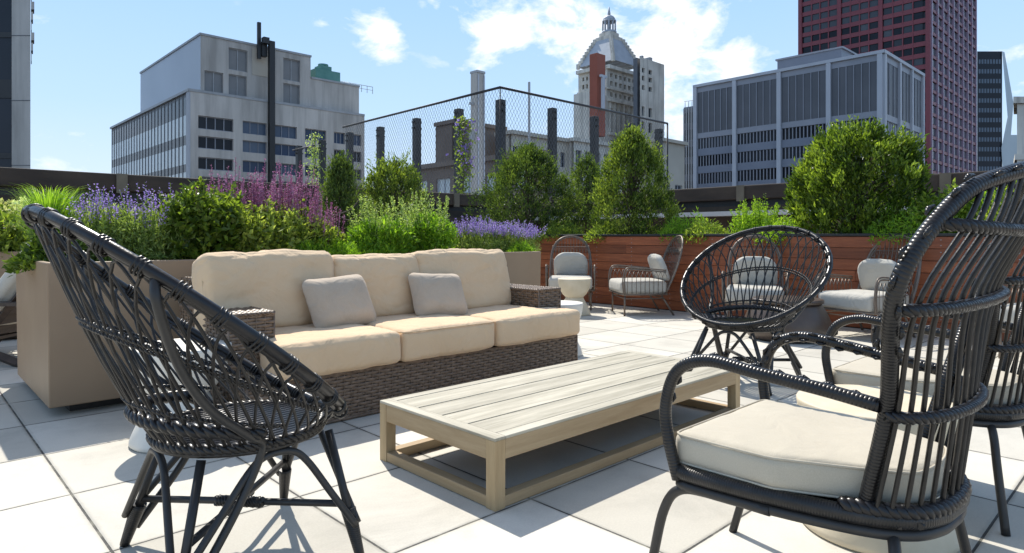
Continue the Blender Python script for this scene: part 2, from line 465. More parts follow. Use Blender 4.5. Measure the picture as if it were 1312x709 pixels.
m = MB(); m.bx(.05, 1.6, -6.5, 5.2, .0, .86); m.build('soil', M['soil'], e)
m = MB(); m.bx(1.602, 1.64, -6.5, 5.2, .0, .98); m.build('back_board', M['ipe'], e)

def tan_planter(label, x0, x1, y0, y1, top):
    e = empty('tan_planter', label, 'planter', ((x0+x1)/2, (y0+y1)/2, 0))
    hx, hy = (x1-x0)/2, (y1-y0)/2; w = .035
    m = MB(); z0 = .055
    # outer shell with rim, slightly tapered
    for (a, b, c_, d) in ((-hx,-hy,hx,-hy),(hx,-hy,hx,hy),(hx,hy,-hx,hy),(-hx,hy,-hx,-hy)):
        m.quad([(a*.995+0, b*.985, z0), (c_*.995, d*.985, z0), (c_, d, top), (a, b, top)])
    ix, iy = hx-w, hy-w
    R = [(-hx,-hy),(hx,-hy),(hx,hy),(-hx,hy)]; I = [(-ix,-iy),(ix,-iy),(ix,iy),(-ix,iy)]
    for k in range(4):
        a, b = R[k], R[(k+1)%4]; c_, d = I[(k+1)%4], I[k]
        m.quad([(*a, top), (*b, top), (*c_, top), (*d, top)])
        m.quad([(*d, top), (*c_, top), (*c_, top-.12), (*d, top-.12)])
    m.quad([(-hx*.995,-hy*.985,z0),(-hx*.995,hy*.985,z0),(hx*.995,hy*.985,z0),(hx*.995,-hy*.985,z0)])
    import bmesh
    o = m.build('planter_box', M['planter'], e)
    bm = bmesh.new(); bm.from_mesh(o.data); bmesh.ops.remove_doubles(bm, verts=bm.verts, dist=.0001); bm.to_mesh(o.data); bm.free()
    b = o.modifiers.new('bevel', 'BEVEL'); b.width = .008; b.segments = 3; b.limit_method = 'ANGLE'
    m = MB(); m.bx(-hx+.12, hx-.12, -hy+.12, hy-.12, 0, .056); m.build('plinth', M['black'], e)
    m = MB(); m.bx(-ix, ix, -iy, iy, top-.16, top-.075); m.build('soil', M['soil'], e)
tan_planter('large tan planter box behind the sofa, overflowing with flowers', .60, 4.40, 4.20, 5.40, .835)
tan_planter('tan planter at the rear left, only its rim showing beyond the nearer one', -2.4, 6.9, 7.6, 8.9, .835)

# ================================================================== COFFEE TABLE
e = empty('coffee_table', 'low weathered teak coffee table with slatted top and open box frame', 'coffee table', (2.45, 2.075, 0))
hx, hy, T = .905, .375, .258
lw = .05
for sx in (-1, 1):
    for sy in (-1, 1):
        m = MB(); m.box((sx*(hx-lw/2), sy*(hy-lw/2), .124), (lw, lw, .248)); m.build('leg', M['tableleg'], e, .002, 2)
for sy in (-1, 1):
    m = MB(); m.box((0, sy*(hy-.014), .212), (2*hx-2*lw-.001, .026, .072)); m.build('apron', M['tableside'], e, .0015, 1)
    m = MB(); m.box((0, sy*(hy-lw/2-.001), .0225), (2*hx-2*lw-.001, lw-.004, .04)); m.build('bottom_rail', M['tableside'], e, .002, 1)
for sx in (-1, 1):
    m = MB(); m.box((sx*(hx-.014), 0, .212), (.026, 2*hy-2*lw-.001, .072)); m.build('apron', M['tableend'], e, .0015, 1)
    m = MB(); m.box((sx*(hx-lw/2-.001), 0, .0225), (lw-.004, 2*hy-2*lw-.001, .04)); m.build('bottom_rail', M['tableend'], e, .002, 1)
bw = .052
for sx in (-1, 1):
    m = MB(); m.box((sx*(hx-bw/2), 0, .2535), (bw, 2*hy, .011)); m.build('end_board', M['tableend_top'] if 'tableend_top' in M else mat_wood('weathered_teak_cross', (.29,.262,.195), (.51,.465,.365), 1, .62, .35, .05), e, .0015, 1)
for sy in (-1, 1):
    m = MB(); m.box((0, sy*(hy-bw/2), .2535), (2*hx-2*bw-.001, bw, .011)); m.build('edge_board', M['table'], e, .0015, 1)
pw = (2*hy-2*bw) / 4
for i in range(4):
    m = MB(); m.box((0, -hy+bw+pw*(i+.5), .253), (2*hx-2*bw-.003, pw-.009, .010)); m.build('plank', M['table'], e, .0012, 1)
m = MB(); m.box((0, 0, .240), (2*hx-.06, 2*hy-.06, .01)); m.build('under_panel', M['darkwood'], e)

# ================================================================== CUSHIONS
def cushion_mesh(w, d, h, seed=0, rr=.055, crown=.02, wrinkle=.006, n=26, corner=.0):
    """box cushion centred at origin, w x d x h, soft edges, crowned faces, creases"""
    m = MB(); idx = {}
    def add(p):
        key = (round(p[0], 5), round(p[1], 5), round(p[2], 5))
        if key in idx: return idx[key]
        x, y, z = p  # in -1..1
        hx, hy, hz = w/2, d/2, h/2
        r = min(rr, hz*.98)
        # clamp to inner box and round
        q = V((x*hx, y*hy, z*hz)); c_ = V((max(-hx+r, min(hx-r, q.x)), max(-hy+r, min(hy-r, q.y)), max(-hz+r, min(hz-r, q.z))))
        dd = q - c_
        o = c_ + (dd.normalized()*r if dd.length > 1e-6 else dd)
        ez = (1-x**4)*(1-y**4); 
        o.z += crown*ez*(1 if z > 0 else -1)*(abs(z)**.5 if abs(z)>.2 else 0)
        o.y += crown*.6*(1-x**4)*(1-z*z)*(1 if y > 0 else -1)*(abs(y)**8)
        o.x += crown*.4*(1-y**4)*(1-z*z)*(1 if x > 0 else -1)*(abs(x)**8)
        nz = noise.noise(V((o.x*5+seed, o.y*5, o.z*7)))*.6 + noise.noise(V((o.x*13+seed*2, o.y*13, o.z*9)))*.3
        crs = abs(noise.noise(V((o.x*9+seed*3, o.y*9+3, o.z*4+seed))))
        nn = V((x**3, y**3, z**3)).normalized()
        o += nn*(nz*wrinkle*1.6 - max(0, .12-crs)*wrinkle*4)
        if corner:
            k = (abs(x)*abs(y))**3; o.x -= corner*k*(1 if x>0 else -1)*0; o.z *= (1-.5*k)
        idx[key] = len(m.v); m.v.append(tuple(o)); return idx[key]
    def spac(k): 
        t = -1 + 2*k/n; return t*(1.25-.25*t*t) if False else sin(t*pi/2)*.55 + t*.45
    S = [spac(k) for k in range(n+1)]; nzz = max(6, int(n*.45)); Z = [-1 + 2*k/nzz for k in range(nzz+1)]
    def face(fn, A, B, flip):
        for i in range(len(A)-1):
            for j in range(len(B)-1):
                q = [add(fn(A[i],B[j])), add(fn(A[i+1],B[j])), add(fn(A[i+1],B[j+1])), add(fn(A[i],B[j+1]))]
                if flip: q = q[::-1]
                m.f.append(tuple(q)); m.uv.append([(0,0)]*4); m.sm.append(True); m.rn.append(.5)
    face(lambda a,b:(a,b,1), S, S, False); face(lambda a,b:(a,b,-1), S, S, True)
    face(lambda a,b:(a,-1,b), S, Z, False); face(lambda a,b:(a,1,b), S, Z, True)
    face(lambda a,b:(1,a,b), S, Z, False); face(lambda a,b:(-1,a,b), S, Z, True)
    return m
def piping(w, d, z, r=.0045, rr=.05, out=.001):
    pts = []; hx, hy = w/2+out, d/2+out
    for (cx, cy, a0) in ((hx-rr, hy-rr, 0), (-hx+rr, hy-rr, 90), (-hx+rr, -hy+rr, 180), (hx-rr, -hy+rr, 270)):
        for k in range(5):
            a = radians(a0 + k*22.5); pts.append(V((cx+rr*cos(a), cy+rr*sin(a), z + .003*noise.noise(V((cx*9, cy*9, k))))))
    m = MB(); m.tube(pts, r, 6, True); return m
def place(o, loc, rx=0, ry=0, rz=0):
    o.location = loc; o.rotation_euler = (rx, ry, rz); return o

# ================================================================== SOFA
def weave(m, O, u, v, nrm, W, Hh, row=.0165, pitch=.042, amp=.0042, stakes=True):
    """horizontal strands woven over upright stakes"""
    O, u, v, nrm = V(O), V(u).normalized(), V(v).normalized(), V(nrm).normalized()
    nr = max(1, int(Hh/row)); row = Hh/nr
    nw = max(2, int(W/pitch)); per = 4; nseg = nw*per
    for i in range(nr):
        vc = row*(i+.5) ; ph = (i % 2)*pi; rn = random.random(); hh = row*.5
        jit = random.uniform(-.0008, .0008)
        base = len(m.v)
        for k in range(nseg+1):
            s = W*k/nseg; a = amp*cos(pi*nw*k/nseg + ph)
            c_ = O + u*s + v*(vc+jit)
            m.v.append(tuple(c_ - v*hh*.92 + nrm*(a-.0015))); m.v.append(tuple(c_ + nrm*(a+.0028))); m.v.append(tuple(c_ + v*hh*.92 + nrm*(a-.0015)))
        for k in range(nseg):
            b = base + 3*k
            for t in (0, 1):
                m.f.append((b+t, b+3+t, b+4+t, b+1+t)); m.uv.append([(0,0)]*4); m.sm.append(True); m.rn.append(rn)
    if stakes:
        for k in range(nw+1):
            p = O + u*(W*k/nw); m.tube([p, p+v*Hh], .003, 4, cap=False)
e = empty('sofa', 'three seat brown wicker sofa with thick beige cushions', 'sofa', (2.42, 3.52, 0))
def Ls(p): return V(p) - V((2.42, 3.52, 0))
# base
X0, X1, YF, YB = 1.22, 3.61, 3.09, 3.98
m = MB(); a, b = Ls((X0+.012, YF+.012, 0)), Ls((X1-.012, YB-.012, 0)); m.bx(a.x, b.x, a.y, b.y, .02, .262); m.build('core', M['sofaback'], e)
m = MB()
weave(m, Ls((X0, YF, .012)), (1,0,0), (0,0,1), (0,-1,0), X1-X0, .245)
weave(m, Ls((X0, YB, .012)), (0,-1,0), (0,0,1), (-1,0,0), YB-YF, .245)
weave(m, Ls((X1, YF, .012)), (0,1,0), (0,0,1), (1,0,0), YB-YF, .245)
m.tube([Ls((X0,YF,.255)), Ls((X1,YF,.255))], .009, 8); m.tube([Ls((X0,YF,.012)), Ls((X1,YF,.012))], .008, 8)
for x in (X0, X1): m.tube([Ls((x,YF,.005)), Ls((x,YF,.258))], .008, 8)
m.build('base', M['sofaw'], e)
# arms
for (xa, xb) in ((X0-.02, X0+.21), (X1-.21, X1+.02)):
    ya, yb, zt = 3.27, 4.0, .585
    m = MB(); a, b = Ls((xa+.012, ya+.012, 0)), Ls((xb-.012, yb-.012, 0)); m.bx(a.x, b.x, a.y, b.y, .27, zt-.012); arm = m.build('armrest', M['sofaback'], e)
    m = MB()
    weave(m, Ls((xa, ya, .27)), (1,0,0), (0,0,1), (0,-1,0), xb-xa, zt-.275)
    weave(m, Ls((xa, yb, .27)), (0,-1,0), (0,0,1), (-1,0,0), yb-ya, zt-.275)
    weave(m, Ls((xb, ya, .27)), (0,1,0), (0,0,1), (1,0,0), yb-ya, zt-.275)
    weave(m, Ls((xa, ya, zt)), (1,0,0), (0,1,0), (0,0,1), xb-xa, yb-ya, .02, .036, .005)
    for x in (xa, xb): m.rope([Ls((x,ya,zt-.003)), Ls((x,yb,zt-.003))], .005, .0065, 2, .05); m.tube([Ls((x,ya,.27)), Ls((x,ya,zt))], .006, 6)
    m.rope([Ls((xa,ya,zt-.003)), Ls((xb,ya,zt-.003))], .005, .0065, 2, .05)
    m.build('arm_weave', M['sofaw'], arm)
# back frame
ya, yb, zt = 3.84, 4.02, .74
m = MB(); a, b = Ls((X0+.21, ya, 0)), Ls((X1-.21, yb-.02, 0)); m.bx(a.x, b.x, a.y, b.y, .27, zt-.01); m.build('back_core', M['sofaback'], e)
m = MB()
weave(m, Ls((X1, yb, .1)), (-1,0,0), (0,0,1), (0,1,0), X1-X0, zt-.1)
for (xa, xb) in ((X0-.01, X0+.22), (X1-.22, X1+.01)):
    weave(m, Ls((xa, yb, .57)), (0,-1,0), (0,0,1), (-1,0,0), yb-ya, zt-.57)
    weave(m, Ls((xb, ya, .57)), (0,1,0), (0,0,1), (1,0,0), yb-ya, zt-.57)
    weave(m, Ls((xa, ya, .57)), (1,0,0), (0,0,1), (0,-1,0), xb-xa, zt-.57)
weave(m, Ls((X0, ya, zt)), (1,0,0), (0,1,0), (0,0,1), X1-X0, yb-ya, .02, .036)
m.build('back_frame', M['sofaw'], e)
# seat cushions
xs = [1.345, 2.064, 2.777, 3.60]
yc0, yc1 = 3.03, 3.84
for i in range(3):
    w = xs[i+1]-xs[i]-.004; d = yc1-yc0
    cx, w2 = (xs[i]+xs[i+1])/2, w
    m = cushion_mesh(w2-.006, d, .178, seed=i*3.7+1, crown=.015, wrinkle=.006, rr=.034, n=38)
    if i != 1:
        sg = -1 if i == 0 else 1; lim = (1.437 if i == 0 else 3.385) - cx; yT = 3.255-(yc0+yc1)/2
        m.v = [((lim + sg*.001*abs(x-lim), y, z) if (x-lim)*sg > 0 and y > yT else (x, y, z)) for (x, y, z) in m.v]
    o = m.build('seat_cushion', M['cush_beige'], e); o.location = Ls((cx, (yc0+yc1)/2, .358))
    pw_ = w2-.008
    if i != 1: continue
    for zz in (.078,):
        p = piping(pw_, d-.004, zz, .0038, .05); q = p.build('piping', M['pip_beige'], o)
# back cushions
for i, (x0, x1, zt, yy, tw) in enumerate(((1.195, 1.985, .868, 3.70, .03), (1.975, 2.64, .838, 3.73, 0.0), (2.605, 3.43, .858, 3.70, -.04))):
    w = x1-x0; hgt = zt-.43
    m = cushion_mesh(w, hgt+.02, .19, seed=20+i*5, crown=.020, wrinkle=.013, rr=.05, n=44)
    o = m.build('back_cushion', M['cush_beige'], e)
    place(o, Ls(((x0+x1)/2, yy, .43+hgt/2)), radians(90-13), 0, tw)
    q = piping(w-.012, hgt, .058, .0042, .075, -.002).build('piping', M['pip_beige'], o)
# throw pillows
def pillow(label, loc, w, h, rx, ry, rz, seed):
    m = cushion_mesh(w, h, .15, seed=seed, crown=.0, wrinkle=.006, rr=.074, n=26)
    # taper to knife edges
    v2 = []
    for (x, y, z) in m.v:
        a, b = abs(2*x/w), abs(2*y/h)
        k = max(0, (1-min(1,a)**3.2)*(1-min(1,b)**3.2))**.55
        pinch = 1 - .07*(1-min(1,b)**2)*a**4; pinch2 = 1 - .07*(1-min(1,a)**2)*b**4
        v2.append((x*pinch, y*pinch2, z*(.10+.95*k)))
    m.v = v2
    o = m.build('throw_pillow', M['pillow']); place(o, loc, rx, ry, rz)
    tag(o, label, 'pillow', 'grey throw pillows on the sofa')
pillow('grey linen throw pillow leaning where the first and middle back cushions of the sofa meet', (1.935, 3.50, .585), .46, .345, radians(64), radians(-3), radians(7), 41)
pillow('grey linen throw pillow leaning on the sofa where middle and far cushions meet', (2.665, 3.50, .582), .43, .335, radians(62), radians(3), radians(-7), 47)

# ================================================================== ROUND BUCKET CHAIR (faces local +x)
RA, RB_, TAU, RCZ = .51, .487, .671, .725
GX, GR, GZ = .130, .243, .395
def rim_pt(p): return V((-RA*cos(p)*cos(TAU), RB_*sin(p), RCZ + RA*cos(p)*sin(TAU)))
def ring_pt(p): return V((GX - GR*cos(p), GR*sin(p), GZ))
def bowl(p, v):
    a, b = ring_pt(p), rim_pt(p); q = a.lerp(b, v)
    out = V((q.x-GX, q.y, 0)); 
    if out.length > 1e-6: out.normalize()
    dist = (b-a).length
    return q + (out*.5 - V((0,0,.8)))*(.035*dist*sin(pi*min(1, v**.8)))
FTF, FTB = (.384, .286), (-.134, .278)
def bucket_chair(label, loc, rz):
    e = empty('bucket_chair', label, 'chair', loc, rz, 'round rattan bucket chairs at the ends of the coffee table')
    m = MB()
    path = [rim_pt(2*pi*k/96) for k in range(96)]
    m.tube(path, .0150, 12, True)
    m.tube([rim_pt(2*pi*k/96)*1.0 + V((.010*cos(2*pi*k/96), -.012*sin(2*pi*k/96), -.017)) for k in range(96)], .008, 8, True)
    rim = m.build('rim', M['rim'], e)
    for k in range(30):      # wrapped bindings on the rim
        m = MB(); p = 2*pi*(k+.5)/30
        for j in (-1, 0, 1):
            q = p + j*.022; t = (rim_pt(q+.01)-rim_pt(q-.01)).normalized()
            n1 = V((0,0,1)); n1 = (n1 - t*t.dot(n1)).normalized(); n2 = t.cross(n1)
            c_ = rim_pt(q) + V((.004*cos(q), -.005*sin(q), -.006))
            m.tube([c_ + n1*(.0215*cos(a)) + n2*(.0185*sin(a)) for a in [2*pi*i/12 for i in range(12)]], .0034, 6, True)
        m.build('rim_binding', M['strand'], rim)
    m = MB(); N = 40; D = 2*pi/N*2.7
    for k in range(N):
        pk = 2*pi*(k+.5)/N; pts = []
        top = .975
        for j in range(25):
            w = -1 + 2*j/24
            # spread the samples so the loop is round at the top
            ww = sin(w*pi/2)
            v = top*(1-abs(ww)**2.3); pts.append(bowl(pk + D*ww, max(0, v)))
        m.tube(pts, [.0045*(1+.22*noise.noise(V((k*3.1, j*.7, 0)))) for j in range(len(pts))], 6, cap=False)
    m.build('lattice', M['strand'], e)
    for (v0, r, spread) in ((.56, .0042, 2.1), (.585, .0042, 2.1), (.22, .0045, 1.7)):
        m = MB(); ps = [bowl(-spread + 2*spread*k/48, v0) for k in range(49)]
        m.rope(ps, .004, r*.8, 2, .03, 5); m.build('cross_band', M['strand'], e)
    m = MB(); ps = [bowl(-1.5 + 3.0*k/40, .14) + V((-.004*cos(-1.5+3.0*k/40), .004*sin(-1.5+3.0*k/40), 0)) for k in range(41)]
    m.rope(ps, .009, .0115, 3, .075, 8); m.build('back_braid', M['rim'], e)
    # seat
    m = MB(); m.rope([ring_pt(2*pi*k/64) + V((0,0,-.004)) for k in range(64)], .008, .0092, 3, .06, 7, True)
    m.tube([ring_pt(2*pi*k/64) + V((0,0,-.018)) for k in range(64)], .0095, 8, True)
    sr = m.build('seat_ring', M['strand'], e)
    m = MB()
    for k in range(-11, 12):
        y = k*.0232; h = sqrt(max(0, (GR-.006)**2 - y*y))
        m.tube([(GX-h, y, GZ+.006), (GX, y, GZ-.004), (GX+h, y, GZ+.006)], .0085, 8, flat=.55)
    m.build('seat_slats', M['rim'], sr)
    m = MB()
    for x in (-.12, .03, .18):
        h = sqrt(GR**2 - x*x) - .005
        m.tube([(GX+x, -h, GZ-.018), (GX+x, h, GZ-.018)], .009, 8)
    m.build('seat_bearer', M['tubemetal'], sr)
    # legs
    feet = [(FTF[0], FTF[1]), (FTF[0], -FTF[1]), (-FTB[0]*-1, FTB[1]), (FTB[0], -FTB[1])]
    tops = [(.345, .155), (.345, -.155), (-.04, .18), (-.04, -.18)]
    for (fx, fy), (tx, ty) in zip(feet, tops):
        m = MB(); m.tube([(tx, ty, GZ-.03), (fx, fy, 0)], .0128, 10)
        lg = m.build('leg', M['tubemetal'], e)
        m = MB(); pts = []
        for j in range(10):
            t = j/9; z = .135*(1-t) + .004*t
            k = z/(GZ-.03); pts.append(V((fx+(tx-fx)*k, fy+(ty-fy)*k, z)))
        m.tube(pts, [.0235-.009*j/9 for j in range(10)], 10); m.build('foot_wrap', M['wrap'], lg)
    def arch(p, q, apex):
        P, Q, A = V((*p, .10)), V((*q, .10)), V(apex)
        dv = (Q-P).normalized(); P = P + dv*.014; Q = Q - dv*.014; hw = (Q-P).length
        pts = [P, P.lerp(V((A.x-dv.x*.085, A.y-dv.y*.085, A.z-.045)), .5), V((A.x-dv.x*.085, A.y-dv.y*.085, A.z-.045)), V((A.x-dv.x*.035, A.y-dv.y*.035, A.z-.006)),
               V((A.x+dv.x*.035, A.y+dv.y*.035, A.z-.006)), V((A.x+dv.x*.085, A.y+dv.y*.085, A.z-.045)), Q.lerp(V((A.x+dv.x*.085, A.y+dv.y*.085, A.z-.045)), .5), Q]
        m = MB(); m.tube(cr(pts, 6), .0105, 10); m.build('leg_arch', M['tubemetal'], e)
    arch(feet[0], feet[2], (.15, .238, GZ-.034)); arch(feet[1], feet[3], (.15, -.238, GZ-.034))
    arch(feet[1], feet[0], (.362, 0, GZ-.034)); arch(feet[3], feet[2], (-.108, 0, GZ-.034))
    for a, b in ((0, 3), (1, 2)):
        zs = .150 if a else .166; k_ = zs/(GZ-.03); lp = lambda i: (feet[i][0]+(tops[i][0]-feet[i][0])*k_, feet[i][1]+(tops[i][1]-feet[i][1])*k_, zs)
        m = MB(); m.tube([lp(a), lp(b)], .0108, 10); m.build('stretcher', M['tubemetal'], e)
    m = MB(); c_ = V((.125, 0, .153))
    m.rope([c_+V((-.05,-.055,0)), c_+V((.05,.055,0))], .010, .008, 3, .03, 6); m.rope([c_+V((-.05,.055,0)), c_+V((.05,-.055,0))], .010, .008, 3, .03, 6)
    m.build('stretcher_knot', M['strand'], e)
    for s in (-1, 1):
        p = s*1.02
        a = rim_pt(p)
        pts = cr([a + V((0,0,-.012)), a + V((.0, s*.022, -.07)), bowl(s*1.0, .62) + V((-.012, s*.040, -.02)), bowl(s*1.08, .36) + V((-.005, s*.034, -.01)), bowl(s*1.32, .13) + V((.0, s*.022, 0)),
                  V((GX-.03, s*(GR+.006), GZ-.01)), V((.035, s*.250, .24)), V((FTB[0]+.035, s*.279, .05))], 7)
        m = MB(); m.tube(pts, .0118, 10); m.build('side_support', M['tubemetal'], e)
    return e
bucket_chair('dark round rattan bucket chair in the foreground, its back to the tan planter', (.658, 2.045, 0), -.03)
bucket_chair('dark round rattan bucket chair at the far end of the coffee table, facing the camera', (4.26, 2.07, 0), 3.165)

# ================================================================== HIGH BACK WOVEN CHAIR (faces local +y)
WF, YFR, ZA = .274, .262, .655
POST = [(.205,-.165,.335), (.20,-.168,.38), (.231,-.209,.542), (.256,-.23,.63), (.31,-.249,.721), (.374,-.269,.811), (.404,-.291,.892), (.378,-.318,.963), (.319,-.348,1.026), (.249,-.381,1.074), (.13,-.438,1.110)]
def highback(label, loc, rz):
    e = empty('highback_chair', label, 'chair', loc, rz, 'dark high backed woven armchairs on the near side')
    half = cr([V(p) for p in POST] + [(0, -.470, 1.124), (-.13, -.438, 1.110)], 5)[:-5]
    path = half + [V((-p.x, p.y, p.z)) for p in half[::-1][1:]]
    m = MB(); m.tube(path, .0168, 12)
    Rs = resample(path, 46)
    fr = frames(Rs)
    for i in range(9, 37):
        n1, n2 = fr[i]
        a0 = random.random()*6
        for k in range(2):
            a = a0 + k*2.6; p = Rs[i] + n1*(.0205*cos(a)) + n2*(.0205*sin(a)); t = (Rs[i+1]-Rs[i-1]).normalized()
            m.tube([p - t*.014, p + (n1*cos(a)+n2*sin(a))*.004, p + t*.014], [.003, .0058, .003], 6)
    m.build('back_frame', M['wrapbig'], e)
    lv = [ # z, half width side, y at side, y at back
        (.347, .215, -.150, -.292), (.60, .258, -.226, -.335), (.835, .375, -.282, -.362), (1.0, .335, -.340, -.432), (1.125, .16, -.45, -.486)]
    def lev(i, s):
        z, X, ys, yb = lv[i]; return V((X*sin(s*pi/2), ys + (yb-ys)*cos(s*pi/2)**.85, z))
    for i, nm in ((1, 'lower_band'), (2, 'middle_band'), (3, 'upper_band')):
        ps = [lev(i, -1 + 2*k/28) + V((0, 0, -.012*cos((-1+2*k/28)*pi/2) if i == 3 else 0)) for k in range(29)]
        m = MB(); m.rope(ps, .0062, .0078, 3, .042, 7); m.build(nm, M['rim'], e)
    m = MB(); n = 15
    for k in range(n):
        s = (-1 + 2*(k+.5)/n)*.93
        pts = [lev(0, s), lev(1, s*.97) + V((0,.014,0)), lev(2, s*.86) + V((0,.014,0)), lev(3, s*.80) + V((0,.012,0))]
        # meet the arch
        x = pts[3].x*.80
        best = min(path, key=lambda q: abs(q.x-x) + (10 if q.z < .95 else 0)); pts.append(V(best))
        m.tube(cr(pts, 6), .0055, 7)
        if False: pass
    m.build('spindles', M['strand'], e)
    # arms
    for s in (-1, 1):
        pts = cr([(s*WF, YFR, .34), (s*(WF+.008), YFR+.022, .44), (s*(WF+.01), YFR+.030, .53), (s*(WF+.01), YFR-.005, .625), (s*(WF+.01), YFR-.09, .664), (s*(WF+.008), YFR-.22, .652), (s*.262, -.10, .634), (s*.256, -.215, .618)], 7)
        m = MB(); m.tube(pts, .0158, 12)
        Q = resample(pts, 30); fr2 = frames(Q)
        for i in range(8, 29):
            n1, n2 = fr2[i]; t = (Q[min(29, i+1)]-Q[i-1]).normalized(); a = .6*(1 if i % 2 else -1) + random.uniform(-.2, .2) + (0 if n1.z > 0 else pi)
            p = Q[i] + n1*(.0175*cos(a)) + n2*(.0175*sin(a)); m.tube([p-t*.013, p+(n1*cos(a)+n2*sin(a))*.004, p+t*.013], [.003, .0055, .003], 6)
        m.build('armrest', M['wrapbig'], e)
    # seat frame
    out = cr([(WF-.02, YFR+.005, .360), (WF, YFR-.03, .360), (.262, .05, .360), (.222, -.15, .360), (.17, -.245, .360), (.09, -.285, .360), (0, -.295, .360)], 6)
    loop = out + [V((-p.x, p.y, p.z)) for p in out[::-1][1:]]
    m = MB(); m.tube(loop, .0205, 10, True); fr_ = m.build('seat_frame', M['wrap'], e)
    m = MB(); bk = [V((p.x, p.y-.004, p.z+.018)) for p in loop if p.y < -.12]
    m.rope(bk, .009, .0115, 3, .055, 7); m.build('seat_braid', M['rim'], fr_)
    m = MB()
    for k in range(11):
        y = YFR-.03 - k*.05; xw = .25 - max(0, (-y-.02))*.3
        m.tube([(-xw, y, .355), (xw, y, .355)], .008, 6)
    m.bx(-.20, .20, -.24, .25, .346, .352)
    m.build('seat_webbing', M['strand'], fr_)
    m = MB(); lo = [V((p.x, p.y, .328)) for p in loop]; m.tube(lo, .0135, 10, True); m.build('under_frame', M['tubemetal'], e)
    for s in (-1, 1):
        m = MB(); m.tube(cr([(s*.262, .02, .326), (s*.268, .17, .326), (s*.268, .262, .309), (s*.262, .312, .24), (s*.252, .352, .10), (s*.247, .379, 0)], 7), .0130, 10); m.build('leg', M['tubemetal'], e)
        m = MB(); m.tube(cr([(s*.13, -.19, .326), (s*.19, -.22, .322), (s*.235, -.238, .285), (s*.265, -.252, .20), (s*.305, -.282, 0)], 7), .0130, 10); m.build('leg', M['tubemetal'], e)
    # cushion
    m = cushion_mesh(.53, .535, .084, seed=random.random()*50, crown=.006, wrinkle=.0025, rr=.024, n=30)
    def shp(x, y, z):
        t = (y+.27)/.54
        yy = y - .02*(1-(x/.26)**2)*(1-t) if t < .5 else y
        if t < .5: x = x*(.50 + .50*max(0, min(1, t*2))**.9)
        return (x, yy, z)
    m.v = [shp(*p) for p in m.v]
    cu = m.build('seat_cushion', M['cush_linen'], e); cu.location = (0, .018, .416)
    for zz in (.036, -.035):
        ps = []
        for (cx, cy, a0) in ((1, 1, 0), (-1, 1, 90), (-1, -1, 180), (1, -1, 270)):
            for k in range(5):
                a = radians(a0 + k*22.5); ps.append(V((cx*(.262-.03)+.03*cos(a), cy*(.2645-.03)+.03*sin(a), zz)))
        ps = [V(shp(*p)) for p in resample(ps, 90, True)]
        m = MB(); m.tube(ps, .0032, 6, True); m.build('piping', M['cush_linen'], cu)
    return e
highback('dark woven high backed armchair nearest the camera, cream cushion', (1.765, .667, 0), 0.0)
highback('dark woven high backed armchair second from the camera, beyond the nearest one', (2.935, .694, 0), -.01)

# ================================================================== HOURGLASS TABLES
def hourglass(label, loc, r, h, mat, prof=None, group='hourglass side tables'):
    e = empty('hourglass_table', label, 'side table', loc, 0, group)
    m = MB()
    lo = [(.93, 0), (.97, .02), (.96, .06), (.88, .16), (.76, .28), (.64, .38), (.56, .455), (.54, .485)]
    hi = [(.54, .485), (.60, .515), (.72, .57), (.84, .66), (.93, .77), (.98, .89), (1.0, .965)]
    m.lathe([(r*a, h*z) for a, z in lo], n=56); m.build('base', mat, e)
    m = MB(); m.lathe([(r*a, h*z) for a, z in hi] + [(r, h*.985), (r*.985, h)], n=56); m.build('bowl_top', mat, e)
    return e
hourglass('white hourglass side table beside the near arm of the sofa', tuple(at_depth(232, 300, 3.12).xy) + (0,), .225, .455, M['hg_white'])
hourglass('white hourglass side table just past the far arm of the sofa', (3.98, 3.60, 0), .20, .43, M['hg_white'])
hourglass('yellowish hourglass side table in front of the shaded wire chair', tuple(at_depth(736, 300, 8.1).xy) + (0,), .205, .45, M['hg_cream'])
hourglass('large cream hourglass table between the two dark high backed armchairs', (2.385, .728, 0), .245, .425, M['hg_cream'])

# brown drum
c0 = at_depth(1008, 300, 6.2)
e = empty('bronze_drum', 'wide dark brown round fire drum behind the far bucket chair', 'fire drum', (c0.x, c0.y, 0))
m = MB(); m.lathe([(.30, 0), (.345, .02), (.385, .07), (.395, .12), (.385, .18), (.35, .26), (.315, .32), (.30, .345)], n=64); m.build('body', M['drum'], e)
m = MB(); m.lathe([(.305, .346), (.325, .352), (.325, .378), (.31, .386)], n=64); m.build('lid', M['drum'], e)

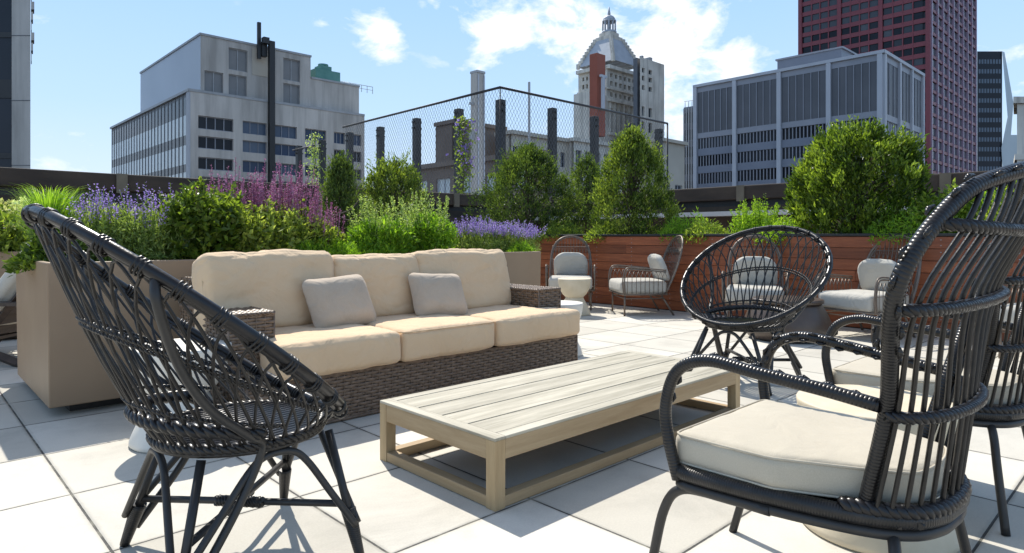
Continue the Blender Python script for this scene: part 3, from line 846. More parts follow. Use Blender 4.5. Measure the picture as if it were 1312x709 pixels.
# ================================================================== WIRE LOUNGE CHAIR (faces local +y)
def wire_chair(label, loc, rz):
    e = empty('wire_armchair', label, 'armchair', loc, rz, 'bronze wire lounge chairs along the wood planter')
    W, D0, D1, ZS, ZAR = .315, -.25, .30, .265, .595
    m = MB(); m.tube([(-W,D1,ZS), (W,D1,ZS), (W,D0,ZS), (-W,D0,ZS)], .011, 8, True)
    m.tube([(-W+.02,D1-.03,ZS-.05), (W-.02,D1-.03,ZS-.05), (W-.02,D0+.03,ZS-.05), (-W+.02,D0+.03,ZS-.05)], .006, 6, True)
    for k in range(7): m.tube([(-W, D1-.04-k*.08, ZS), (W, D1-.04-k*.08, ZS)], .005, 6)
    m.build('seat_frame', M['bronze'], e)
    for s in (-1, 1):
        m = MB(); m.tube([(s*.27, .27, ZS), (s*.27, .275, 0)], .012, 8); m.build('leg', M['bronze'], e)
        m = MB(); m.tube([(s*.25, -.19, ZS), (s*.27, -.35, 0)], .012, 8); m.build('leg', M['bronze'], e)
        m = MB()
        for off in (0, .022):
            m.tube(cr([(s*W, D1-off, ZS), (s*(W+.004), D1+.012-off, .42), (s*(W+.006), D1-.01-off, .55-off*.5), (s*(W+.006), D1-.07-off*.6, ZAR-off), (s*(W+.006), .05, ZAR-.01-off), (s*(W-.005), -.24, ZAR-.035-off)], 6), .0085, 8)
        n = 9
        for k in range(n):   # pointed arcs
            y0 = D1-.05 - k*.055
            m.tube([(s*(W+.002), y0, ZS), (s*(W+.004), y0, .48), (s*(W+.005), y0-.0275, ZAR-.05)], .0038, 5)
            m.tube([(s*(W+.002), y0-.055, ZS), (s*(W+.004), y0-.055, .48), (s*(W+.005), y0-.0275, ZAR-.05)], .0038, 5)
        m.tube([(s*(W+.003), D1-.03, .42), (s*(W+.003), D0+.02, .42)], .0042, 5)
        m.build('armrest', M['bronze'], e)
    m = MB()
    def bk(x, t):  # back surface: t 0 bottom .. 1 top
        return V((x, -.24 - .24*t - .035*sin(t*pi) - .05*(1-(x/.3)**2), .28 + .70*t))
    arch = [(-.285,0), (-.292,.25), (-.285,.5), (-.262,.72), (-.20,.88), (-.11,.97), (0,1.0)]
    arch = arch + [(-x, t) for x, t in arch[::-1][1:]]
    m.tube(cr([bk(x, t) for x, t in arch], 6), .0125, 8)
    m.tube(cr([bk(x*.93, t*.975) for x, t in arch], 6), .006, 6)
    m.build('back_frame', M['bronze'], e)
    m = MB()
    def tmax(x): 
        u = abs(x)/.285; return (1-u**2.6)**.5*.34+.66 if u < 1 else .5
    for k in range(13):
        x = -.258 + k*.043
        m.tube([bk(x, tmax(x)*j/8*.985) for j in range(9)], .004, 5)
    for t in (.78, .52, .12):
        m.tube([bk(-.27*(1 if t < .6 else .93) + .54*(1 if t < .6 else .93)*j/12, t) for j in range(13)], .0045, 5)
    for k in range(12):
        x = -.258 + k*.043
        m.tube([bk(x, .66), bk(x+.0215, .77), bk(x+.043, .66)], .0036, 5)
    m.build('back_wires', M['bronze'], e)
    cm = cushion_mesh(.575, .58, .155, seed=random.random()*40, crown=.012, wrinkle=.003, rr=.035, n=20)
    o = cm.build('seat_cushion', M['cush_white'], e); o.location = (0, .03, .352)
    cm = cushion_mesh(.47, .34, .07, seed=random.random()*40, crown=.012, wrinkle=.004, rr=.033, n=20)
    v2 = []
    for (x, y, z) in cm.v:
        if y > -.02: k = (y+.02)/.20; x *= sqrt(max(.06, 1-(min(k,.99)**2.6)*.80))
        v2.append((x, y, z))
    cm.v = v2
    o = cm.build('back_cushion', M['cush_white'], e); place(o, (0, -.245, .585), radians(70), 0, 0)
    return e
def rz_for(ax, ay): return atan2(ay, ax) - pi/2
w0 = at_depth(731, 300, 8.85)
wire_chair('bronze wire lounge chair in full shade behind the yellowish hourglass table', (w0.x, w0.y, 0), rz_for(-.76, -.65))
wire_chair('sunlit bronze wire lounge chair seen from its side, left of the far bucket chair', (6.86, 4.83, 0), rz_for(-.80, .60))
wire_chair('bronze wire lounge chair seen through the lattice of the far bucket chair', (6.80, 3.28, 0), rz_for(-.90, -.43))
wire_chair('bronze wire lounge chair between the far bucket chair and the high backed ones, angled away', (6.88, 2.20, 0), rz_for(-.955, .30))
wire_chair('bronze wire lounge chair at the far right edge, seen through a dark high back', (6.60, .72, 0), rz_for(-.97, .25))

# dark wood lounger at the left edge
e = empty('slatted_lounge_chair', 'dark slatted wood lounge chair with white cushion, cut by the left edge', 'lounge chair', (.66, 6.55, 0), radians(46))
for s in (-1, 1):
    m = MB(); m.tube([(s*.33, -.42, .0), (s*.33, .50, .36)], .035, 4); m.build('leg', M['darkwood'], e)
    m = MB(); m.tube([(s*.33, .42, .0), (s*.33, .10, .34)], .035, 4); m.build('leg', M['darkwood'], e)
    m = MB(); m.box((s*.33, .0, .47), (.09, .85, .03)); m.build('armrest', M['darkwood'], e, .004)
    m = MB(); m.tube([(s*.29, -.05, .18), (s*.29, -.62, .88)], .03, 4); m.build('back_post', M['darkwood'], e)
for k in range(7):
    m = MB(); m.box((0, .42-k*.085, .33-k*.022), (.60, .07, .022)); m.build('seat_slat', M['darkwood'], e)
for k in range(8):
    m = MB(); t = .12+k*.12; m.box((0, -.05-.57*t, .18+.70*t), (.58, .03, .075)); m.build('back_slat', M['darkwood'], e)
cm = cushion_mesh(.58, .60, .13, seed=3, crown=.02, n=16); o = cm.build('seat_cushion', M['cush_white'], e); place(o, (0, .12, .40), radians(10))
cm = cushion_mesh(.58, .72, .14, seed=8, crown=.03, n=18); o = cm.build('back_cushion', M['cush_white'], e); place(o, (0, -.30, .70), radians(128))

# ================================================================== PLANTS
R_ = random.Random(11)
def rv(): 
    while True:
        p = V((R_.uniform(-1,1), R_.uniform(-1,1), R_.uniform(-1,1)))
        if 0.05 < p.length < 1: return p.normalized()
def leaf(m, p, d, L_, W_, rnd=None, bend=.25, nrm=None):
    d = d.normalized(); n = nrm or rv(); s = d.cross(n)
    if s.length < .05: s = d.cross(V((0,0,1)) + rv()*.3)
    s = s.normalized(); up = s.cross(d).normalized()
    r = R_.random() if rnd is None else rnd
    a = p; b = p + d*L_*.45 + s*W_*.5 - up*L_*bend*.1; c_ = p + d*L_ - up*L_*bend; e = p + d*L_*.45 - s*W_*.5 - up*L_*bend*.1
    m.quad([a, b, c_, e], rnd=r)
def egg(t):  # radius profile 0..1 bottom->top for a conical bush
    return (sin(min(1, t*2.6+.30)*pi/2)) * (1-(max(0, t-.12)/.88)**1.9)**.70 if t < 1 else 0
def conifer(label, x, y, z0, h, r, mat='lf_arb', dens=1.0, round_=False, name='arborvitae', group=None, cat='shrub', ls=1.0):
    e = empty(name, label, cat, (x, y, z0), R_.uniform(0, 6), group)
    m = MB(); m.tube([(0,0,-.05), (.02,0,h*.35), (0,.02,h*.8)], [.035, .028, .008], 8)
    tr = m.build('trunk', M['bark'], e)
    m = MB()
    seed = R_.uniform(0, 99)
    nb = int(175*dens*(h*r*1.1+.3)**.5); m2 = MB()
    for i in range(nb):
        t = R_.random()**(.85); a = R_.uniform(0, 2*pi)
        if round_: prof = sqrt(max(0, 1-(2*t-.86)**2/1.34)) if t > .0 else .5
        else: prof = egg(t)
        lump = 1 + .34*noise.noise(V((cos(a)*1.6+seed, sin(a)*1.6, t*3.4))) + .22*noise.noise(V((cos(a)*4+seed, sin(a)*4, t*9)))
        rad = r*prof*lump*(R_.uniform(.6, 1.0) if i % 4 else R_.uniform(.95, 1.13))
        zz = h*(.02+.95*t)
        root = V((rad*.45*cos(a), rad*.45*sin(a), max(.02, zz-.14*h*.6)))
        tip = V((rad*cos(a), rad*sin(a), zz))
        if i % 3 == 0: m2.tube([V((0,0,max(.05, zz-.3*h))), root, tip], [.010, .006, .002], 4, cap=False)
        d = (tip-root).normalized()*.6 + V((0,0,.75)); tone = R_.uniform(-.5, .5)
        cl = R_.uniform(.07, .15)
        for k in range(int(50*dens)):
            o = rv(); p = tip + V((o.x*cl, o.y*cl, o.z*cl*1.45))*R_.uniform(.2, 1)
            dd = d + rv()*.75
            leaf(m, p, dd, R_.uniform(.034, .068)*ls, R_.uniform(.012, .024)*ls, min(1, max(0, R_.uniform(.1, .9)+tone)))
    # inner fill
    for i in range(int(600*dens)):
        t = R_.uniform(0, .85); a = R_.uniform(0, 2*pi); rad = r*(egg(t) if not round_ else sqrt(max(0,1-(2*t-.86)**2/1.34)))*R_.uniform(0, .66)
        leaf(m, V((rad*cos(a), rad*sin(a), h*t+.02)), rv()+V((0,0,.5)), .075, .04, R_.uniform(0, .5))
    # leader tips
    for i in range(int(60*dens)):
        a = R_.uniform(0, 2*pi); t = R_.uniform(.45, .98); prof = egg(t) if not round_ else sqrt(max(0,1-(2*t-.86)**2/1.34))
        p0 = V((r*prof*cos(a)*.9, r*prof*sin(a)*.9, h*t)); ln = R_.uniform(.08, .26)
        for k in range(18):
            leaf(m, p0 + V((cos(a)*.5, sin(a)*.5, 1))*ln*k/18 , rv()*.8+V((0,0,.9)), .035*ls, .013*ls, R_.uniform(.45, 1))
    cr_ = m.build('crown', M[mat], e); m2.build('branches', M['bark'], tr)
    return e
# evergreens in the wood planter
def on_planter(u, X): p = on_x(u, 300, X); return p.x, p.y
SZ = .86
x, y = on_planter(676, 8.05); conifer('cone shaped dark arborvitae, leftmost in the group of three by the mesh fence', x, y, SZ, 1.66, .96, 'lf_arb_dark', 1.3)
x, y = on_planter(752, 9.3); conifer('small arborvitae half hidden between the two larger ones at the fence', x, y, .70, 1.72, .52, 'lf_arb_dark', .8)
x, y = on_planter(811, 8.0); conifer('bright green arborvitae standing below the stone tower', x, y, SZ, 1.68, .59, 'lf_arb', 1.25)
x, y = on_planter(1097, 8.1); conifer('big round leafy shrub in front of the grey office block', x, y, SZ-.05, 1.38, .67, 'lf_euo', 1.5, True, 'round_shrub', ls=1.25)
# behind the tan planter
p = on_y(438, 300, 8.2); conifer('narrow dark evergreen, leftmost of the evergreens beyond the purple spires', p.x, p.y, .76, 1.30, .30, 'lf_arb_dark', .9)
p = on_y(505, 300, 8.2); conifer('broad dark evergreen behind the silvery flower spikes', p.x, p.y, .76, 1.34, .44, 'lf_arb', 1.0, True)

# tufts of low juniper and ground cover in the wood planter
def low_plant(name, label, x, y, z, w, d, h, mat, n, group=None, cat='ground cover plant', L_=.06, W_=.016, up=.5, rz=0):
    m = MB(); sd = R_.uniform(0, 50)
    for i in range(n):
        a, b = R_.uniform(-1, 1), R_.uniform(-1, 1)
        if a*a+b*b > 1: continue
        hh = h*(1-.75*(a*a+b*b)) * (1+.5*noise.noise(V((a*3+sd, b*3, 0))))
        zz = hh*R_.random()**.45
        p = V((a*w/2, b*d/2, zz)); dd = V((a*.6, b*.6, up)) + rv()*.7
        leaf(m, p, dd, L_*R_.uniform(.6, 1.3), W_*R_.uniform(.7, 1.3))
    o = m.build(name, M[mat]); o.location = (x, y, z); o.rotation_euler = (0,0,rz)
    tag(o, label, cat, group); return o
for u, X, w, h, lab in ((882, 7.85, 1.0, .26, 'low spreading juniper just right of the bright arborvitae'),
                        (905, 7.7, .8, .18, 'low juniper spilling beside the yellow green spiky shrub'),
                        (1000, 7.65, .7, .20, 'pale leafy low plant left of the big round shrub'),
                        (1165, 7.75, 1.0, .30, 'juniper sprawling at the right foot of the big round shrub'),
                        (720, 7.7, .9, .20, 'small green plant at the foot of the dark arborvitae'),
                        (775, 7.65, .7, .17, 'small leafy plant between two arborvitae, above the dark planter cap')):
    x, y = on_planter(u, X)
    low_plant('juniper_shrub', lab, x, y, SZ, w, w*.8, h+.12, 'lf_lime' if 'pale' in lab else 'lf_feather' if u in (882, 1165) else 'lf_mid', 2600, None, 'shrub', .055, .014)
for k, (u, X, w, h, mt, lab) in enumerate(((1215, 8.0, 1.0, .62, 'lf_mid', 'green shrub behind the arch of the nearest high backed chair'),
                        (1262, 8.1, .9, .55, 'lf_lime', 'lime green shrub seen through the spindles of the nearest chair'),
                        (1305, 7.9, .9, .62, 'lf_mid', 'green shrub at the right edge between two chair backs'))):
    x, y = on_planter(u, X); low_plant('leafy_shrub', lab, x, y, SZ, w, w, h, mt, 4200, None, 'shrub', .06, .028)
# yellow green upright shrub
def spire_plant(name, label, x, y, z, w, d, h, n_st, leafmat, flmat=None, leafn=34, flow=(.55, 1.0), fl_n=40, lL=.05, lW=.02, fl_r=.016, fl_s=.018, lean=.18, hvar=.3, cat='flowering plant', group=None, fill=0, fillh=.5, up=.7, bare=0):
    e = empty(name, label, cat, (x, y, z), 0, group)
    st, lf, fl = MB(), MB(), MB()
    for i in range(n_st):
        a, b = R_.uniform(-1, 1), R_.uniform(-1, 1)
        if a*a+b*b > 1: a *= .7; b *= .7
        ht = h*R_.uniform(1-hvar, 1)*(1-.22*(a*a+b*b))
        base = V((a*w*.36, b*d*.36, 0)); tip = V((a*w*.5 + R_.gauss(0, lean*.3)*ht, b*d*.5 + R_.gauss(0, lean*.3)*ht, ht))
        mid = base.lerp(tip, .5) + V((R_.gauss(0, .02), R_.gauss(0, .02), ht*.04))
        P = cr([base, mid, tip], 6); st.tube(P, [.0035*(1-.6*k/(len(P)-1)) for k in range(len(P))], 4, cap=False)
        def at(t):
            k = min(len(P)-1.001, t*(len(P)-1)); j = int(k); return P[j].lerp(P[j+1], k-j)
        lt = flow[0] if flmat else 1.0
        for k in range(leafn):
            t = bare + (lt-bare)*R_.random()**.8
            dd = rv(); dd.z = abs(dd.z)*.5 + up*.6
            sc = 1.25-.6*t
            leaf(lf, at(t) + rv()*.012, dd, lL*sc*R_.uniform(.6, 1.25), lW*sc*R_.uniform(.7, 1.2))
        if flmat:
            for k in range(fl_n):
                t = flow[0] + (flow[1]-flow[0])*(k+R_.random())/fl_n
                rr = fl_r*(1.15-.75*(t-flow[0])/(flow[1]-flow[0]))*(.6+.4*sin(k*1.25)**2)
                o = rv(); o.z *= .4
                leaf(fl, at(t)+o*rr*.7, o+V((0,0,.5)), fl_s*R_.uniform(.7, 1.3), fl_s*.7, None)
    for i in range(fill):
        a, b = R_.uniform(-1, 1), R_.uniform(-1, 1)
        if a*a+b*b > 1: continue
        zz = h*fillh*R_.random()**.6*(1-.3*(a*a+b*b)); leaf(lf, V((a*w*.5, b*d*.5, zz)), rv()*.8+V((a*.4, b*.4, up)), lL*R_.uniform(.7, 1.4), lW*R_.uniform(.8, 1.3))
    st.build('stems', M['lf_mid'] if flmat != 'fl_mag' else M['fl_mag'], e)
    lf.build('foliage', M[leafmat], e)
    if flmat: fl.build('flower_spikes', M[flmat], e)
    return e
x, y = on_planter(967, 7.85)
spire_plant('spiky_shrub', 'yellow green upright spiky shrub between junipers and the big round shrub', x, y, SZ, .72, .6, .66, 60, 'lf_lime', leafn=60, lL=.04, lW=.016, cat='shrub', lean=.12, fill=1500, fillh=.6)
x, y = on_planter(866, 7.6)
spire_plant('spiky_shrub', 'small yellow green sprig beside the right base of the bright arborvitae', x, y, SZ, .24, .24, .42, 12, 'lf_lime', leafn=34, lL=.035, lW=.014, cat='shrub')

# the tan planter, from the far left
TZ = .75
def pl(u, Y): p = on_y(u, 300, Y); return p.x, p.y
def grass(label, x, y, z, n, h, w):
    m = MB()
    for i in range(n):
        a = R_.uniform(0, 2*pi); r0 = R_.random()**.5*w*.22; out = R_.uniform(.15, 1.0)*w*.75; hh = h*R_.uniform(.55, 1.05)
        d = V((cos(a), sin(a), 0)); s = V((-sin(a), cos(a), 0))*.0045*R_.uniform(.7, 1.4); rn = R_.random()
        pts = [d*(r0+out*t*t*1.0) + V((0,0,hh*(1.5*t-.62*t**2.6))) for t in (0,.2,.4,.6,.8,1.0)]
        for k in range(5):
            w0, w1 = 1-k/5.2, 1-(k+1)/5.2
            m.quad([pts[k]-s*w0, pts[k]+s*w0, pts[k+1]+s*w1, pts[k+1]-s*w1], rnd=rn)
    o = m.build('ornamental_grass', M['lf_grass']); o.location = (x, y, z); tag(o, label, 'ornamental grass'); return o
x, y = pl(64, 5.05); grass('bright green tuft of ornamental grass left of the violet flowers', x, y, TZ, 1300, .60, .32)
x, y = pl(25, 8.3); spire_plant('hydrangea_bush', 'pale blossoming bush at the far left edge behind the grass', x, y, TZ, 1.1, .9, .62, 60, 'lf_mid', 'lf_pale', 50, (.90, 1.0), 26, .07, .04, .07, .04, fill=2500, fillh=.8)
x, y = pl(-6, 7.9); spire_plant('hydrangea_bush', 'yellowish leafy bush cut by the left edge above the lounge chair', x, y, TZ, .8, .8, .58, 40, 'lf_mid', 'fl_yel', 50, (.9, 1.0), 16, .06, .035, .05, .03, fill=2000, fillh=.8)
x, y = pl(95, 8.2); spire_plant('hydrangea_bush', 'white flowering bush showing through the violet stems behind', x, y, TZ, 1.5, .8, .64, 60, 'lf_mid', 'lf_pale', 30, (.92, 1.0), 22, .05, .025, .06, .035, fill=1800, fillh=.7)
x, y = pl(66, 4.75); low_plant('leafy_shrub', 'dark leafy low plant under the grass at the planter corner', x, y, TZ, .40, .40, .24, 'lf_euo', 1800, None, 'shrub', .045, .026)
# catmint / tall violet
cm_g = 'tall violet flowered clumps behind the near bucket chair'
for (u, Y, h, n, lab) in ((118, 5.0, .58, 60, 'violet flowered clump nearest the ornamental grass'), (152, 4.75, .62, 80, 'middle violet flowered clump with the tallest blooms above the chair rim'), (193, 4.62, .60, 80, 'violet flowered clump touching the dark leafy bush')):
    x, y = pl(u, Y); spire_plant('catmint_plant', lab, x, y, TZ, .46, .46, h, n, 'lf_lavleaf', 'fl_purple', 50, (.78, 1.0), 14, .034, .009, .013, .014, .26, .42, group=cm_g, fill=3600, fillh=.66)
# dark leafy bushes
x, y = pl(262, 4.5); spire_plant('leafy_shrub', 'dark green broad leaved bush between violet clump and purple spires', x, y, TZ, .44, .42, .62, 60, 'lf_euo', None, 54, lL=.055, lW=.032, cat='shrub', fill=1500, fillh=.8, up=.5, hvar=.2)
x, y = pl(335, 4.5); spire_plant('leafy_shrub', 'sunlit yellow green bush of small leaves directly below the purple spires', x, y, TZ, .56, .45, .52, 70, 'lf_yg', None, 38, lL=.05, lW=.028, cat='shrub', fill=900, fillh=.7, up=.5, hvar=.25)
x, y = pl(388, 4.5); spire_plant('leafy_shrub', 'loose leafy bush at the right end of the purple spires', x, y, TZ, .40, .36, .44, 44, 'lf_yg', None, 34, lL=.045, lW=.022, cat='shrub', fill=900, fillh=.8, up=.5)
for (u, Y, h, n, w, lab) in ((272, 4.9, .76, 30, .30, 'sparse purple spires rising behind the dark broad leaved bush'), (305, 4.72, .80, 44, .34, 'purple spires left of the black flue pipe'), (345, 4.66, .84, 60, .38, 'tallest purple spires, in the middle of the row'), (382, 4.62, .80, 52, .34, 'purple spires in front of the two short black posts'), (410, 4.5, .58, 40, .34, 'short leaning purple spires at the right end of the row')):
    x, y = pl(u, Y); spire_plant('salvia_plant', lab, x, y, TZ, w, .34, h, n, 'lf_mid', 'fl_mag', 30, (.58, 1.0), 40, .05, .025, .009, .0115, .16 if h > .5 else .4, .28, group='purple flowering spires in the tan planter')
# low feathery
for (u, Y, lab) in ((425, 4.45, 'low feathery bright green mound behind the middle back cushion'), (480, 4.45, 'second low feathery green mound, in front of the silvery spikes'), (395, 4.4, 'feathery green mound above where two sofa back cushions meet')):
    x, y = pl(u, Y); low_plant('feathery_plant', lab, x, y, TZ, .50, .42, .20, 'lf_feather', 5200, 'low feathery mounds behind the sofa', 'ground cover plant', .035, .007, .8)
# artemisia/ silver spikes
for (u, Y, h, lab) in ((490, 4.55, .62, 'bright green clump with silvery upright spikes, left one of the pair'), (545, 4.6, .70, 'clump with silvery leaning spikes next to the lavender')):
    x, y = pl(u, Y); spire_plant('artemisia_plant', lab, x, y, TZ, .56, .5, h, 64, 'lf_feather', 'lf_silver', 44, (.60, 1.0), 40, .045, .016, .011, .016, .34, .45, group='silvery spiked clumps behind the sofa', fill=2400, fillh=.6)
# lavender
for (u, Y, h, lab) in ((612, 4.7, .44, 'lavender cushion left, touching the silvery spikes'), (655, 4.65, .40, 'lavender cushion at the right end of the tan planter')):
    x, y = pl(u, Y); 
    spire_plant('lavender_plant', lab, x, y, TZ, .60, .52, h, 190, 'lf_lavleaf', 'fl_purple', 16, (.74, 1.0), 20, .035, .006, .012, .013, .55, .24, group='lavender at the end of the tan planter', fill=2600, fillh=.5)
x, y = pl(668, 4.38); low_plant('feathery_plant', 'small bright green tuft at the planter end under the lavender', x, y, TZ, .34, .26, .16, 'lf_feather', 2200, None, 'ground cover plant', .035, .007, .9)
for s_ in range(3):
    pass
# bare twig by the spires
e = None
m = MB(); m.tube(cr([(0,0,0), (.10,.02,.08), (.22,.0,.13), (.30,.0,.22)], 5), .006, 5); m.tube(cr([(.10,.02,.08), (.20,.03,.04), (.33,0,.10)], 5), .005, 5)
p = on_y(416, 288, 5.1); o = m.build('bare_twig', M['bark']); o.location = p; o.rotation_euler = (0,0,-.7); tag(o, 'forked bare twig leaning out of the purple spires', 'twig')

# ================================================================== MESH FENCE
FX, FY, FZ = 11.55, 12.5, 4.83
fe = empty('mesh_fence', 'tall black cable mesh fence with square posts around the neighbouring roof corner', 'fence', (FX, FY, 0))
def fo(p): return V(p) - V((FX, FY, 0))
posts = []
for u, v in ((383,187), (413,180), (448,170), (487.5,163), (534,152), (588,140)):
    p = on_x(u, v, FX); posts.append((p, 0))
posts.append((V((FX+.0, FY, FZ-.28)), 2))
for u, v in ((707.5,139), (761.5,149.5), (809,158.5), (844,165.5)):
    p = on_y(u, v, FY); posts.append((p, 1))
for p, k in posts:
    m = MB(); q = fo(p); m.box((q.x, q.y, p.z/2), (.20, .20, p.z)); pt = m.build('post', M['black'], fe, .01)
    for zz in (-.12, -.3):
        for sg in (-1, 1):
            m = MB(); m.box((q.x+(sg*.13 if k==0 else 0), q.y+(sg*.13 if k else 0), p.z+zz), (.06, .06, .05)); m.build('bracket', M['black'], pt)
yE = on_x(445, 163, FX).y; xE = on_y(850, 158, FY).x; zA = 3.95
# the top rails
m = MB(); m.tube([fo((FX-.16, FY-.16, FZ)), fo((FX-.16, yE, FZ-.05))], .035, 8); m.tube([fo((FX-.16, FY-.16, FZ)), fo((xE, FY-.16, FZ))], .035, 8)
m.tube([fo((FX-.16, FY-.16, .0)), fo((FX-.16, FY-.16, FZ))], .016, 6); m.tube([fo((xE, FY-.16, .0)), fo((xE, FY-.16, FZ))], .03, 6)
m.tube([fo((FX-.16, on_x(380,180,FX).y, 4.35)), fo((FX-.16, on_x(408,172,FX).y, 4.35))], .03, 6)
m.build('top_rail', M['cable'], fe)
def net(A, ud, W, H0, H1, step=.12, r=.0042):
    m = MB(); Hh = H1-H0; tall = .16
    n = int((W + Hh*.62)/step)
    for sgn in (1, -1):
        for i in range(n+1):
            s0 = i*step - (Hh*.62 if sgn > 0 else 0); a, b = (s0, H0), (s0 + sgn*Hh*.62, H1)
            if sgn < 0: a, b = (s0, H0), (s0 - Hh*.62, H1)
            (xa, za), (xb, zb) = a, b
            if xa > xb: xa, za, xb, zb = xb, zb, xa, za
            if xb <= 0 or xa >= W: continue
            if xa < 0: za += (zb-za)*(0-xa)/(xb-xa); xa = 0
            if xb > W: zb = za + (zb-za)*(W-xa)/(xb-xa); xb = W
            m.tube([V(A)+V(ud)*xa+V((0,0,za)), V(A)+V(ud)*xb+V((0,0,zb))], r, 3, cap=False)
    return m
net(fo((FX-.16, FY-.16, 0)), (0,1,0), yE-FY, .8, FZ).build('mesh_panel', M['net'], fe)
net(fo((FX-.16, FY-.16, 0)), (1,0,0), xE-FX, .8, FZ).build('mesh_panel', M['net'], fe)
# climbers
def climber(label, u, v0, v1, X, matl, flm=None):
    a, b = on_x(u, v1, X), on_x(u, v0, X); e = empty('climbing_vine', label, 'climbing plant', (a.x, a.y, a.z))
    Hh = b.z-a.z; st, lf, fl = MB(), MB(), MB()
    for k in range(4):
        st.tube(cr([V((R_.gauss(0,.05), R_.gauss(0,.05), Hh*j/8)) for j in range(9)], 3), .008, 4, cap=False)
    for i in range(520):
        z = Hh*R_.random(); o = V((R_.gauss(0,.13), R_.gauss(0,.13), z)); leaf(lf, o, rv()+V((0,0,-.2)), .085, .055)
    if flm:
        for i in range(60):
            z = Hh*(.3+.65*R_.random()); o = V((R_.gauss(0,.14), R_.gauss(0,.14), z))
            for q in range(4): leaf(fl, o, rv(), .07, .05)
    st.build('stems', M['bark'], e); lf.build('foliage', M[matl], e)
    if flm: fl.build('flowers', M[flm], e)
climber('vine with violet blooms climbing the black post left of the fence corner', 594, 150, 250, FX-.35, 'lf_mid', 'fl_purple')
climber('leafy pale green vine between the two short black posts', 403, 172, 240, FX-.3, 'lf_silver')

# steel things on the roofs behind
def mast(name, label, cat, u, v0, v1, z, w, d, mat, extra=None):
    a, b = at_depth(u, v0, z), at_depth(u, v1, z); hgt = a.z-b.z
    e = empty(name, label, cat, (b.x, b.y, b.z)); m = MB(); m.box((0,0,hgt/2), (w, d, hgt)); m.build('shaft', M[mat], e, .02)
    if extra: extra(e, hgt, w)
    return e
def ant(e, h, w):
    m = MB(); m.bx(-w*.9, -w*.505, -.12, .12, h*.58, h*.63); m.build('bracket_arm', M['steel'], e)
    m = MB(); m.bx(-w*1.0, -w*.505, -.05, .05, h*.80, h*.815); m.build('bracket_arm', M['steel'], e)
    m = MB(); m.bx(-w*.52, w*.52, -w*.52, w*.52, h, h+.12); m.build('cap', M['steel'], e)
    m = MB()
    for s in (-.36, .36): m.bx(s*w-.04, s*w+.04, -w*.56, -w*.5, 0.1, h-.1)
    m.build('edge_rail', M['pier'], e)
mast('concrete_pylon', 'tall grey square pylon rising behind the left run of the mesh fence', 'pylon', 612, 95, 300, 34, .55, .5, 'conc', ant)
def lamp(e, h, w):
    m = MB(); m.tube([(0,0,h*.0), (0,0,h*.2)], .05, 6); m.bx(-.05, .05, -.09, .09, h*.42, h*.48); m.build('clamp', M['steel'], e)
mast('steel_pole', 'thin steel pole just right of the fence corner', 'pole', 678, 105, 260, 22, .07, .07, 'steel', lamp)
def tarm(e, h, w):
    m = MB(); m.bx(-w*.45, w*.25, -w*.7, -w*.55, h*.70, h*.73); m.bx(-w*.28, -w*.06, -w*.75, -w*.56, h*.30, h*.70); m.build('floodlight_mount', M['pier'], e)
mast('rust_red_pylon', 'rust red slab chimney in front of the stone tower', 'chimney', 765.5, 70.5, 175, 48, 1.0, .7, 'rust', tarm)

# ================================================================== CITY
def wall_open(m, O, u, W, z0, z1, ops, nrm, depth):
    """wall in the plane through O along u with rectangular openings (a0,a1,b0,b1) and their reveals"""
    O, u, nrm = V(O), V(u), V(nrm)
    A = sorted({0.0, W} | {q for o in ops for q in o[:2]}); B = sorted({z0, z1} | {q for o in ops for q in o[2:4]})
    P = lambda a, z, d=0: V((O.x, O.y, 0)) + u*a + V((0,0,z)) - nrm*d
    import bisect
    hit = set()
    for (a0, a1, b0, b1) in ops:
        for i in range(bisect.bisect_left(A, a0), bisect.bisect_left(A, a1)):
            for j in range(bisect.bisect_left(B, b0), bisect.bisect_left(B, b1)): hit.add((i, j))
    for i in range(len(A)-1):
        for j in range(len(B)-1):
            if (i, j) in hit: continue
            m.quad([P(A[i],B[j]), P(A[i+1],B[j]), P(A[i+1],B[j+1]), P(A[i],B[j+1])], rnd=.5)
    for (a0, a1, b0, b1) in ops:
        for (p, q) in (((a0,b0),(a1,b0)), ((a1,b0),(a1,b1)), ((a1,b1),(a0,b1)), ((a0,b1),(a0,b0))):
            m.quad([P(*p), P(*q), P(*q, depth), P(*p, depth)], rnd=.5)
_wc = {}
